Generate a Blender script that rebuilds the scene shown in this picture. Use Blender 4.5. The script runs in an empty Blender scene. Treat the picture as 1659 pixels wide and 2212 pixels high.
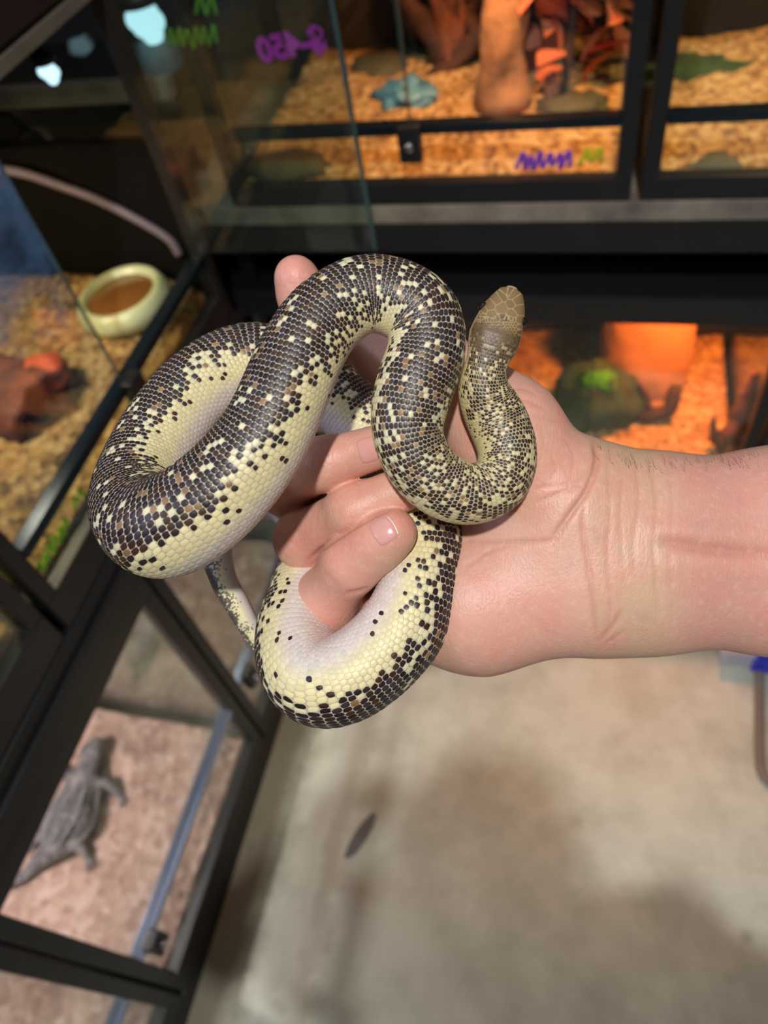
import bpy, bmesh, math, random
import numpy as np
from mathutils import Vector, Matrix, noise as mnoise
from mathutils.bvhtree import BVHTree

# ---------------------------------------------------------------- camera, world, lights, exposure
SC = bpy.context.scene
COL = SC.collection
F_PX, CX, CY = 1600.0, 829.5, 1106.0
def _n(v):
    v = np.array(v, float); return v / np.linalg.norm(v)
_up = -_n((1130 - CX, 2350 - CY, F_PX))
_y = np.array((1440 - CX, -1098 - CY, F_PX)); _y = _n(_y - _up * (_y @ _up))
_x = np.cross(_y, _up)
R = np.array([_x, _y, _up])            # camera axes (right, down, forward) -> room axes (X right, Y back, Z up)
CAM = np.array((0.0, 0.0, 1.5))
cam_data = bpy.data.cameras.new('camera')
cam = bpy.data.objects.new('camera', cam_data); COL.objects.link(cam)
cam_data.sensor_fit = 'HORIZONTAL'; cam_data.sensor_width = 36.0
cam_data.lens = F_PX * 36.0 / 1659.0
cam_data.clip_start = 0.02
M = Matrix.Identity(4)
for i, ax in enumerate((R @ np.array((1, 0, 0)), R @ np.array((0, -1, 0)), R @ np.array((0, 0, -1)))):
    for j in range(3): M[j][i] = ax[j]
for j in range(3): M[j][3] = CAM[j]
cam.matrix_world = M
cam_data.dof.use_dof = True
cam_data.dof.focus_distance = 0.243
cam_data.dof.aperture_fstop = 12.5
SC.camera = cam
SC.view_settings.view_transform = 'Standard'
SC.view_settings.look = 'None'
SC.view_settings.gamma = 1.0
SC.view_settings.use_curve_mapping = False
SC.view_settings.exposure = 0.0
SC.cycles.max_bounces = 6; SC.cycles.diffuse_bounces = 3; SC.cycles.glossy_bounces = 3
SC.cycles.transmission_bounces = 3; SC.cycles.transparent_max_bounces = 14
SC.cycles.caustics_reflective = False; SC.cycles.caustics_refractive = False

world = bpy.data.worlds.new('world'); SC.world = world
world.use_nodes = True
world.node_tree.nodes['Background'].inputs[0].default_value = (0.75, 0.82, 1.0, 1)
world.node_tree.nodes['Background'].inputs[1].default_value = 0.10

def lamp(name, kind, loc, energy, color, radius=0.05, target=None, spot=None, size=None):
    l = bpy.data.lights.new(name, kind); l.energy = energy; l.color = color
    if kind == 'AREA':
        l.shape = 'RECTANGLE'; l.size, l.size_y = size
    else:
        l.shadow_soft_size = radius
    if kind == 'SPOT':
        l.spot_size = math.radians(spot); l.spot_blend = 0.6
    o = bpy.data.objects.new(name, l); COL.objects.link(o); o.location = loc
    if target is not None:
        o.rotation_euler = (Vector(target) - Vector(loc)).to_track_quat('-Z', 'Y').to_euler()
    return o
lamp('ceiling_spot_lamp', 'SPOT', (0.25, -0.85, 3.20), 176.0, (1.0, 0.985, 0.96), 0.05, (-0.05, 0.4, 0.6), 100)
lamp('ceiling_panel_lamp', 'AREA', (-0.1, 0.6, 3.3), 5.0, (0.93, 0.96, 1.0), size=(1.8, 0.6), target=(-0.1, 0.4, 0))
lamp('blue_rim_light', 'AREA', (-1.0, -0.35, 2.0), 5.0, (0.55, 0.68, 1.0), size=(0.9, 0.12), target=(0.0, 0.2, 1.25))  # unseen blue light, added for the bluish rim on the snake's left side
# terrarium lamps, inside their terrariums, under the lids
lamp('heat_lamp', 'SPOT', (-0.14, 1.09, 1.35), 12.0, (1.0, 0.40, 0.12), 0.03, (-0.2, 1.22, 0.9), 125)
lamp('heat_lamp', 'SPOT', (0.35, 1.20, 1.33), 8.0, (1.0, 0.54, 0.22), 0.03, (0.35, 1.2, 0.9), 125)
lamp('heat_lamp', 'SPOT', (0.22, 1.18, 0.71), 17.0, (1.0, 0.25, 0.04), 0.03, (0.2, 1.2, 0.3), 140)
lamp('basking_lamp', 'SPOT', (-0.80, 0.55, 1.21), 8.0, (1.0, 0.78, 0.50), 0.04, (-0.75, 0.62, 0.85), 140)
lamp('basking_lamp', 'SPOT', (-0.80, 0.00, 1.21), 6.0, (1.0, 0.78, 0.50), 0.04, (-0.78, 0.05, 0.85), 140)
lamp('reptile_lamp', 'SPOT', (-0.96, 0.10, 0.64), 15.0, (1.0, 0.80, 0.80), 0.03, (-0.78, 0.25, 0.12), 140)
lamp('reptile_lamp', 'SPOT', (-0.85, 0.66, 0.64), 5.0, (1.0, 0.84, 0.72), 0.03, (-0.75, 0.66, 0.12), 140)
lamp('reptile_lamp', 'SPOT', (-0.80, -0.24, 0.64), 6.0, (1.0, 0.80, 0.78), 0.03, (-0.72, -0.2, 0.12), 140)

# ---------------------------------------------------------------- helpers
def ray(px, py): return R @ np.array(((px - CX) / F_PX, (py - CY) / F_PX, 1.0))
def on_z(px, py, z):
    d = ray(px, py); return CAM + d * ((z - CAM[2]) / d[2])
def on_y(px, py, y):
    d = ray(px, py); return CAM + d * ((y - CAM[1]) / d[1])
def cpt(px, py, d): return np.array(((px - CX) / F_PX * d, (py - CY) / F_PX * d, d))
def to_world(P): return np.asarray(P) @ R.T + CAM

def lin(c):
    c = np.asarray(c, float) / 255.0
    return np.where(c <= 0.04045, c / 12.92, ((c + 0.055) / 1.055) ** 2.4)
def L4(c): return tuple(lin(c)) + (1.0,)

class NT:
    def __init__(s, name):
        s.m = bpy.data.materials.new(name); s.m.use_nodes = True
        s.t = s.m.node_tree; s.t.nodes.clear()
        s.out = s.t.nodes.new('ShaderNodeOutputMaterial')
    def n(s, typ, _in=None, **kw):
        nd = s.t.nodes.new(typ)
        for k, v in kw.items(): setattr(nd, k, v)
        for k, v in (_in or {}).items():
            if isinstance(v, bpy.types.NodeSocket): s.t.links.new(v, nd.inputs[k])
            else: nd.inputs[k].default_value = v
        return nd
    def math(s, op, a, b=None, c=None, clamp=False):
        nd = s.n('ShaderNodeMath', operation=op); nd.use_clamp = clamp
        for i, v in enumerate((a, b, c)):
            if v is None: continue
            if isinstance(v, bpy.types.NodeSocket): s.t.links.new(v, nd.inputs[i])
            else: nd.inputs[i].default_value = v
        return nd.outputs[0]
    def mix(s, fac, a, b, blend='MIX'):
        nd = s.n('ShaderNodeMix', data_type='RGBA', blend_type=blend)
        for k, v in ((0, fac), (6, a), (7, b)):
            if isinstance(v, bpy.types.NodeSocket): s.t.links.new(v, nd.inputs[k])
            else: nd.inputs[k].default_value = v
        return nd.outputs[2]
    def ramp(s, fac, stops):
        nd = s.n('ShaderNodeValToRGB', {0: fac})
        e = nd.color_ramp.elements
        while len(e) < len(stops): e.new(0.5)
        for el, (p, c) in zip(e, stops): el.position = p; el.color = c
        return nd.outputs[0]
    def coords(s): return s.n('ShaderNodeTexCoord').outputs['Object']
    def noise(s, scale, detail=4, rough=0.55, vec=None):
        i = {'Scale': scale, 'Detail': detail, 'Roughness': rough}
        if vec is not None: i['Vector'] = vec
        return s.n('ShaderNodeTexNoise', i).outputs['Fac']
    def bump(s, h, strength=0.3, dist=0.002, normal=None):
        i = {'Height': h, 'Strength': strength, 'Distance': dist}
        if normal is not None: i['Normal'] = normal
        return s.n('ShaderNodeBump', i).outputs[0]
    def principled(s, **kw):
        p = s.n('ShaderNodeBsdfPrincipled', {k.replace('_', ' '): v for k, v in kw.items()})
        s.t.links.new(p.outputs[0], s.out.inputs[0]); return p

def simple(name, col, rough=0.5, var=0.25, scale=20.0, bump=0.0, metal=0.0, bscale=None, spec=0.5, col2=None):
    t = NT(name); co = t.coords()
    nz = t.noise(scale, 5, 0.6, co)
    c = lin(col); c2 = lin(col2) if col2 is not None else c * (1 - var)
    base = t.ramp(nz, [(0.3, tuple(c2) + (1,)), (0.7, tuple(c) + (1,))])
    kw = dict(Base_Color=base, Roughness=rough, Metallic=metal)
    if bump > 0: kw['Normal'] = t.bump(t.noise(bscale or scale * 3, 4, 0.6, co), 0.6, bump)
    p = t.principled(**kw); p.inputs['Specular IOR Level'].default_value = spec
    return t.m

MATS = {}
MATS['black'] = simple('black_plastic', (26, 26, 28), 0.45, 0.3, 15, 0.0004)
MATS['black_metal'] = simple('black_metal', (24, 24, 26), 0.5, 0.35, 8, 0.0004)
MATS['rail'] = simple('dark_rail', (40, 50, 58), 0.22, 0.3, 10, 0, 0.6)
MATS['alu'] = simple('clear_rail', (150, 160, 185), 0.18, 0.25, 10, 0, 0.7)
MATS['grey_strip'] = simple('grey_strip', (120, 112, 98), 0.5, 0.4, 14)
MATS['darkwall'] = simple('dark_backdrop', (34, 26, 22), 0.8, 0.6, 9, 0.006)
MATS['pitch'] = simple('blackout_sheet', (15, 13, 12), 0.8, 0.5, 9, 0.002, spec=0.1)
MATS['chrome'] = simple('chrome', (190, 190, 195), 0.15, 0.1, 10, 0, 1.0)
MATS['gallery'] = simple('worn_shelf_edge', (150, 140, 126), 0.6, 0.6, 16, 0.001)

def glass_mat(name, tint, refl=1.0, haze=0.0, hazecol=(120, 130, 140), above=None):
    t = NT(name)
    tr = t.n('ShaderNodeBsdfTransparent', {0: L4(tint)})
    gl = t.n('ShaderNodeBsdfGlossy', {0: (1, 1, 1, 1), 'Roughness': 0.02})
    fc = t.n('ShaderNodeLayerWeight', {'Blend': 0.5}).outputs['Facing']
    fac = t.math('MULTIPLY', t.math('ADD', t.math('MULTIPLY', t.math('POWER', fc, 5.0), 0.9), 0.04), refl, clamp=True)
    mx = t.n('ShaderNodeMixShader', {0: fac, 1: tr.outputs[0], 2: gl.outputs[0]})
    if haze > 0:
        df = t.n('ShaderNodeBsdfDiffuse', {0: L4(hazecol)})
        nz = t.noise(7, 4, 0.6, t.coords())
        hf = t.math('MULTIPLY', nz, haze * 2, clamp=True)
        if above is not None:      # a reflection painted as haze on the upper part of the pane
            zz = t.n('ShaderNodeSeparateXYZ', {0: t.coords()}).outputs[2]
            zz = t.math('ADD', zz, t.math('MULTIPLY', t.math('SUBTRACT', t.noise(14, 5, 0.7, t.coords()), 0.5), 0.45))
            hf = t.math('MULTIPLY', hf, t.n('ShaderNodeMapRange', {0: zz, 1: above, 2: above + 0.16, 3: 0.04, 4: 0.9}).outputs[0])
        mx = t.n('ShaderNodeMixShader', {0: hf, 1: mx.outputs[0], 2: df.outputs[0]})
    t.t.links.new(mx.outputs[0], t.out.inputs[0])
    return t.m
MATS['glass'] = glass_mat('glass', (244, 250, 248), 1.0)
MATS['glass_dusty'] = glass_mat('dusty_glass', (228, 237, 234), 1.1, 0.016, (150, 150, 150))
MATS['glass_edge'] = simple('glass_edge', (58, 84, 82), 0.2, 0.3, 10)
MATS['glass_blue_refl'] = glass_mat('painted_reflection_glass', (236, 242, 248), 1.2, 0.50, (120, 160, 210), above=0.13)  # blue of a reflected light painted into the near door's pane

def emis(name, col, strength):
    t = NT(name); nz = t.noise(30, 3, 0.5, t.coords())
    e = t.n('ShaderNodeEmission', {0: t.mix(nz, L4(col), tuple(lin(col) * 0.85) + (1,)), 1: strength})
    t.t.links.new(e.outputs[0], t.out.inputs[0]); return t.m

def substrate_mat(name, cols, scale=90.0):
    t = NT(name); co = t.coords()
    vo = t.n('ShaderNodeTexVoronoi', {'Vector': co, 'Scale': scale})
    nz = t.noise(scale * 0.12, 4, 0.6, co)
    nf = t.noise(scale * 1.5, 3, 0.7, co)
    a = t.math('ADD', t.math('MULTIPLY', t.n('ShaderNodeSeparateColor', {0: vo.outputs['Color']}).outputs[0], 0.55), t.math('MULTIPLY', nz, 0.45))
    base = t.ramp(a, [(0.15, L4(cols[0])), (0.5, L4(cols[1])), (0.85, L4(cols[2]))])
    h = t.math('ADD', vo.outputs['Distance'], nf)
    t.principled(Base_Color=base, Roughness=0.85, Normal=t.bump(h, 0.9, 0.004))
    return t.m
MATS['sub_gold'] = substrate_mat('golden_bedding', [(92, 66, 32), (176, 136, 78), (214, 182, 122)])
MATS['sub_chip'] = substrate_mat('wood_chip_bedding', [(112, 78, 44), (196, 150, 92), (228, 196, 140)], 110)
MATS['sub_pink'] = substrate_mat('pink_sand', [(158, 124, 112), (188, 152, 138), (214, 184, 172)], 60)

# ---- mesh helpers
def link(name, me, mat=None, parent=None, loc=None, kind=None):
    o = bpy.data.objects.new(name, me); COL.objects.link(o)
    if mat is not None and not me.materials: me.materials.append(mat)
    if parent is not None: o.parent = parent
    if loc is not None: o.location = loc
    if kind: o['kind'] = kind
    return o
def tag(o, label, cat, group=None, kind=None):
    o['label'] = label; o['category'] = cat
    if group: o['group'] = group
    if kind: o['kind'] = kind
    return o
def empty(name, loc, rz=0.0):
    o = bpy.data.objects.new(name, None); COL.objects.link(o)
    o.location = loc; o.rotation_euler = (0, 0, rz); o.empty_display_size = 0.05
    return o
def bm_box(bm, x0, x1, y0, y1, z0, z1, bev=0.0):
    vs = [bm.verts.new((x, y, z)) for x in (x0, x1) for y in (y0, y1) for z in (z0, z1)]
    fs = [(0, 1, 3, 2), (4, 6, 7, 5), (0, 4, 5, 1), (2, 3, 7, 6), (0, 2, 6, 4), (1, 5, 7, 3)]
    faces = [bm.faces.new([vs[i] for i in f]) for f in fs]
    if bev > 0:
        es = list({e for f in faces for e in f.edges})
        bmesh.ops.bevel(bm, geom=es, offset=bev, segments=2, affect='EDGES', profile=0.6)
def to_mesh(bm, name, smooth=False):
    bmesh.ops.recalc_face_normals(bm, faces=bm.faces)
    me = bpy.data.meshes.new(name); bm.to_mesh(me); bm.free()
    if smooth: me.polygons.foreach_set('use_smooth', [True] * len(me.polygons))
    return me
def boxes(name, lst, mat, parent=None, loc=None, bev=0.002, kind=None):
    bm = bmesh.new()
    for b in lst: bm_box(bm, *b, bev=bev)
    return link(name, to_mesh(bm, name), mat, parent, loc, kind)
def np_mesh(name, V, Q, smooth=True):
    me = bpy.data.meshes.new(name)
    V = np.asarray(V, np.float32); Q = np.asarray(Q, np.int32)
    k = Q.shape[1]
    me.vertices.add(len(V)); me.vertices.foreach_set('co', V.ravel())
    me.loops.add(Q.size); me.loops.foreach_set('vertex_index', Q.ravel())
    me.polygons.add(len(Q)); me.polygons.foreach_set('loop_start', np.arange(0, Q.size, k, dtype=np.int32))
    me.update(calc_edges=True)
    me.polygons.foreach_set('use_smooth', np.full(len(Q), smooth))
    return me
def tube(name, pts, radii, mat, parent=None, seg=10, loc=None, kind=None, rough=0.0, seed=0):
    P = np.array(pts, float); n = len(P)
    Rr = np.full(n, radii, float) if np.isscalar(radii) else np.array(radii, float)
    V = []; T = np.gradient(P, axis=0); T /= np.linalg.norm(T, axis=1)[:, None]
    ref = np.array((0.3, 0.2, 0.93)); prev = np.cross(T[0], ref); prev /= np.linalg.norm(prev)
    for i in range(n):
        prev = prev - T[i] * (prev @ T[i]); prev /= np.linalg.norm(prev); b = np.cross(T[i], prev)
        for k in range(seg):
            a = 2 * math.pi * k / seg
            r = Rr[i]
            if rough: r *= 1 + rough * mnoise.noise(Vector((i * 0.35, math.cos(a) * 1.3 + seed, math.sin(a) * 1.3)))
            V.append(P[i] + r * (math.cos(a) * prev + math.sin(a) * b))
    bm = bmesh.new(); vs = [bm.verts.new(v) for v in V]
    for i in range(n - 1):
        for k in range(seg):
            bm.faces.new((vs[i * seg + k], vs[i * seg + (k + 1) % seg], vs[(i + 1) * seg + (k + 1) % seg], vs[(i + 1) * seg + k]))
    bm.faces.new(vs[:seg][::-1]); bm.faces.new(vs[-seg:])
    return link(name, to_mesh(bm, name, True), mat, parent, loc, kind)
def spline(pts, n):
    P = np.array(pts, float); m = len(P)
    A = np.vstack([2 * P[0] - P[1], P, 2 * P[-1] - P[-2]])
    out = []
    for t in np.linspace(0, m - 1, n):
        i = min(int(t), m - 2); u = t - i
        p0, p1, p2, p3 = A[i:i + 4]
        out.append(0.5 * ((2 * p1) + (-p0 + p2) * u + (2 * p0 - 5 * p1 + 4 * p2 - p3) * u * u + (-p0 + 3 * p1 - 3 * p2 + p3) * u ** 3))
    return np.array(out)
def blob(name, loc, size, mat, seed=0, amp=0.2, freq=1.5, sub=4, flat=None, parent=None, rz=0.0, power=1.0):
    bm = bmesh.new(); bmesh.ops.create_icosphere(bm, subdivisions=sub, radius=1.0)
    for v in bm.verts:
        d = v.co.normalized()
        k = 1 + amp * mnoise.fractal(d * freq + Vector((seed * 7.1, seed * 3.3, 1.7)), 0.8, 2.1, 5)
        c = Vector([math.copysign(abs(q) ** power, q) for q in d]) * k
        v.co = Vector((c.x * size[0], c.y * size[1], c.z * size[2]))
        if flat is not None and v.co.z < flat: v.co.z = flat
    o = link(name, to_mesh(bm, name, True), mat, parent, loc); o.rotation_euler = (0, 0, rz)
    return o
def lathe(name, prof, mat, parent=None, loc=None, seg=40, smooth=True, squash=(1, 1)):
    bm = bmesh.new(); rings = []
    for r, z in prof:
        rings.append([bm.verts.new((r * math.cos(2 * math.pi * k / seg) * squash[0], r * math.sin(2 * math.pi * k / seg) * squash[1], z)) for k in range(seg)])
    for a, b in zip(rings, rings[1:]):
        for k in range(seg): bm.faces.new((a[k], a[(k + 1) % seg], b[(k + 1) % seg], b[k]))
    bm.faces.new(rings[0][::-1]); bm.faces.new(rings[-1])
    return link(name, to_mesh(bm, name, smooth), mat, parent, loc)
def text_mesh(name, s, size, mat, parent, matrix, thick=0.0):
    cu = bpy.data.curves.new(name, 'FONT'); cu.body = s; cu.size = size; cu.offset = thick
    cu.align_x = 'CENTER'; cu.align_y = 'CENTER'; cu.extrude = 0.0003
    tmp = bpy.data.objects.new(name, cu)
    COL.objects.link(tmp)
    dg = bpy.context.evaluated_depsgraph_get(); dg.update()
    me = bpy.data.meshes.new_from_object(tmp.evaluated_get(dg))
    bpy.data.objects.remove(tmp); bpy.data.curves.remove(cu)
    me.transform(matrix)
    me.materials.clear()
    return link(name, me, mat, parent)

# ---- signed-distance sculpting
def smin(a, b, k):
    if k <= 0: return np.minimum(a, b)
    h = np.clip(0.5 + 0.5 * (b - a) / k, 0, 1)
    return b + (a - b) * h - k * h * (1 - h)
def rcone(X, a, b, ra, rb, flat=(1, 1, 1)):
    a = np.asarray(a, np.float32); b = np.asarray(b, np.float32)
    ba = b - a; bb = float(ba @ ba) + 1e-12
    t = np.clip(((X[0] - a[0]) * ba[0] + (X[1] - a[1]) * ba[1] + (X[2] - a[2]) * ba[2]) / bb, 0, 1)
    dx = (X[0] - a[0] - ba[0] * t) * flat[0]; dy = (X[1] - a[1] - ba[1] * t) * flat[1]; dz = (X[2] - a[2] - ba[2] * t) * flat[2]
    return np.sqrt(dx * dx + dy * dy + dz * dz) - (ra + (rb - ra) * t)
def grid(lo, hi, h):
    ax = [np.arange(lo[i], hi[i] + h, h, dtype=np.float32) for i in range(3)]
    return np.meshgrid(*ax, indexing='ij')
def surface_nets(Fv, lo, h):
    nx, ny, nz = Fv.shape
    S = Fv < 0
    acc = np.zeros((nx - 1, ny - 1, nz - 1, 3), np.float32); cnt = np.zeros((nx - 1, ny - 1, nz - 1), np.float32)
    for ax in range(3):
        sl0 = [slice(None)] * 3; sl1 = [slice(None)] * 3
        sl0[ax] = slice(0, -1); sl1[ax] = slice(1, None)
        f0 = Fv[tuple(sl0)]; f1 = Fv[tuple(sl1)]
        cr = S[tuple(sl0)] != S[tuple(sl1)]
        t = np.where(cr, f0 / np.where(cr, f0 - f1, 1), 0)
        o = [i for i in range(3) if i != ax]
        for da in (0, 1):
            for db in (0, 1):
                s = [None] * 3; s[ax] = slice(None)
                s[o[0]] = slice(da, Fv.shape[o[0]] - 1 + da); s[o[1]] = slice(db, Fv.shape[o[1]] - 1 + db)
                c = cr[tuple(s)]; tt = t[tuple(s)]
                cnt += c
                acc[..., ax] += tt * c
                acc[..., o[0]] += da * c; acc[..., o[1]] += db * c
    act = cnt > 0
    idx = -np.ones(act.shape, np.int32); idx[act] = np.arange(act.sum())
    I = np.argwhere(act)
    V = (I + acc[act] / cnt[act][:, None]) * h + np.array(lo)
    quads = []
    for ax in range(3):
        o = [i for i in range(3) if i != ax]
        if ax == 1: o = o[::-1]
        sl0 = [slice(None)] * 3; sl1 = [slice(None)] * 3
        sl0[ax] = slice(0, -1); sl1[ax] = slice(1, None)
        cr = S[tuple(sl0)] != S[tuple(sl1)]
        E = np.argwhere(cr)
        ok = np.ones(len(E), bool)
        for a in o: ok &= (E[:, a] > 0) & (E[:, a] < Fv.shape[a] - 1)
        E = E[ok]; ins = S[E[:, 0], E[:, 1], E[:, 2]]
        def cell(da, db):
            c = E.copy(); c[:, o[0]] += da; c[:, o[1]] += db
            return idx[c[:, 0], c[:, 1], c[:, 2]]
        q = np.stack([cell(-1, -1), cell(0, -1), cell(0, 0), cell(-1, 0)], 1)
        q[~ins] = q[~ins][:, ::-1]
        quads.append(q)
    Q = np.vstack(quads)
    return V, Q

def vnoise(u, v, seed):
    rs = np.random.RandomState(seed); G = rs.rand(257, 257)
    iu = np.floor(u).astype(int); iv = np.floor(v).astype(int)
    fu = u - iu; fv = v - iv; fu = fu * fu * (3 - 2 * fu); fv = fv * fv * (3 - 2 * fv)
    g = lambda a, b: G[a % 257, b % 257]
    return (g(iu, iv) * (1 - fu) + g(iu + 1, iv) * fu) * (1 - fv) + (g(iu, iv + 1) * (1 - fu) + g(iu + 1, iv + 1) * fu) * fv
def sstep(a, b, x):
    t = np.clip((x - a) / (b - a), 0, 1); return t * t * (3 - 2 * t)

# ---------------------------------------------------------------- the room
def plane_mesh(name, pts): 
    me = bpy.data.meshes.new(name); me.from_pydata(pts, [], [(0, 1, 2, 3)]); me.update(); return me
t = NT('concrete'); co = t.coords()
n1 = t.noise(2.2, 6, 0.6, co); n2 = t.noise(11, 5, 0.65, co); n3 = t.noise(90, 3, 0.6, co)
vs_ = t.n('ShaderNodeTexVoronoi', {'Vector': co, 'Scale': 14.0}).outputs['Distance']
spots = t.ramp(vs_, [(0.10, (1, 1, 1, 1)), (0.22, (0, 0, 0, 1))])
spotn = t.math('MULTIPLY', spots, t.ramp(t.noise(3.0, 2, 0.5, co), [(0.5, (0, 0, 0, 1)), (0.6, (1, 1, 1, 1))]))
c1 = t.ramp(t.math('ADD', t.math('MULTIPLY', n1, 0.6), t.math('MULTIPLY', n2, 0.4)), [(0.35, L4((170, 174, 160))), (0.55, L4((210, 215, 200))), (0.7, L4((222, 228, 215)))])
c2 = t.mix(t.math('MULTIPLY', spotn, 0.45), c1, L4((120, 105, 90)))
c3 = t.mix(t.math('MULTIPLY', n3, 0.15), c2, L4((120, 110, 98)))
# along the left rack: a dark olive band and a brown line that run along Y
sx = t.n('ShaderNodeSeparateXYZ', {0: co}).outputs[0]
sxn = t.math('ADD', sx, t.math('MULTIPLY', t.math('SUBTRACT', n2, 0.5), 0.10))
d1 = t.ramp(t.math('ADD', sxn, 0.7), [(0.17, (1, 1, 1, 1)), (0.235, (0, 0, 0, 1))])
c4 = t.mix(t.math('MULTIPLY', d1, 0.75), c3, L4((104, 92, 62)))
d2 = t.n('ShaderNodeMapRange', {0: t.math('ABSOLUTE', t.math('ADD', sxn, 0.385)), 1: 0.01, 2: 0.03, 3: 0.35, 4: 0.0}).outputs[0]
c5 = t.mix(d2, c4, L4((128, 108, 80)))
t.principled(Base_Color=c5, Roughness=t.math('ADD', t.math('MULTIPLY', n2, 0.3), 0.35), Normal=t.bump(n3, 0.25, 0.001))
MATS['concrete'] = t.m
fl = link('floor', plane_mesh('floor', [(-2.5, -3, 0), (3, -3, 0), (3, 2.2, 0), (-2.5, 2.2, 0)]), MATS['concrete'], kind='structure')
fl['label'] = 'worn beige concrete shop floor with dirt stains'
MATS['wall'] = simple('painted_wall', (30, 30, 34), 0.8, 0.2, 3)
wb = boxes('wall_back', [(-2.5, 3, 1.60, 1.70, 0, 2.8)], MATS['wall'], bev=0, kind='structure'); wb['label'] = 'dark wall behind the terrarium racks'
wl = boxes('wall_left', [(-1.30, -1.20, -3, 1.60, 0, 2.8)], MATS['wall'], bev=0, kind='structure'); wl['label'] = 'dark wall behind the left terrarium rack'

# ---------------------------------------------------------------- racks
XL = -0.575
def rack_left():
    r = tag(empty('terrarium_rack', (XL, 0, 0)), 'black steel rack along the left side carrying two tiers of terrariums', 'rack')
    m = MATS['black_metal']
    boxes('base_rail', [(-0.46, 0.0, -0.92, 0.93, 0.0, 0.055)], m, r, bev=0.004)
    boxes('shelf', [(-0.46, 0.004, -0.92, 0.93, 0.705, 0.770)], m, r, bev=0.004)
    boxes('shelf_lip', [(-0.03, 0.012, -0.92, 0.93, 0.715, 0.745)], m, r, bev=0.003)
    for y in (-0.90, -0.302, 0.920):
        boxes('leg', [(-0.05, -0.006, y - 0.006, y + 0.006, 0.055, 0.705)], m, r, bev=0.002)
    boxes('top_rail', [(-0.46, 0.004, -0.92, 0.93, 1.268, 1.36)], m, r, bev=0.004)
    return r
rack_left()
def rack_back():
    r = tag(empty('terrarium_rack', (0, 1.0, 0)), 'black steel rack along the back with a worn grey shelf edge', 'rack')
    m = MATS['black_metal']
    boxes('shelf_beam', [(-1.12, 1.0, 0.0, 0.03, 0.830, 0.880)], m, r, bev=0.003)
    boxes('shelf', [(-1.12, 1.0, -0.002, 0.46, 0.882, 0.911)], MATS['gallery'], r, bev=0.002)
    boxes('lower_shelf', [(-1.12, 1.0, 0.0, 0.46, 0.20, 0.25)], m, r, bev=0.003)
    boxes('corner_shelf', [(-1.12, -0.60, 0.02, 0.40, 1.075, 1.100)], m, r, bev=0.003)
    boxes('shelf_strip', [(-1.12, -0.60, -0.004, 0.018, 1.078, 1.106)], MATS['gallery'], r, bev=0.003)
    boxes('corner_beam', [(-1.12, -0.60, -0.002, 0.018, 1.050, 1.077)], MATS['rail'], r, bev=0.003)
    for x in (-1.11, -0.594, 0.96):
        boxes('leg', [(x - 0.012, x + 0.012, 0.03, 0.055, 0.0, 0.814)], m, r, bev=0.002)
    return r
rack_back()

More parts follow.
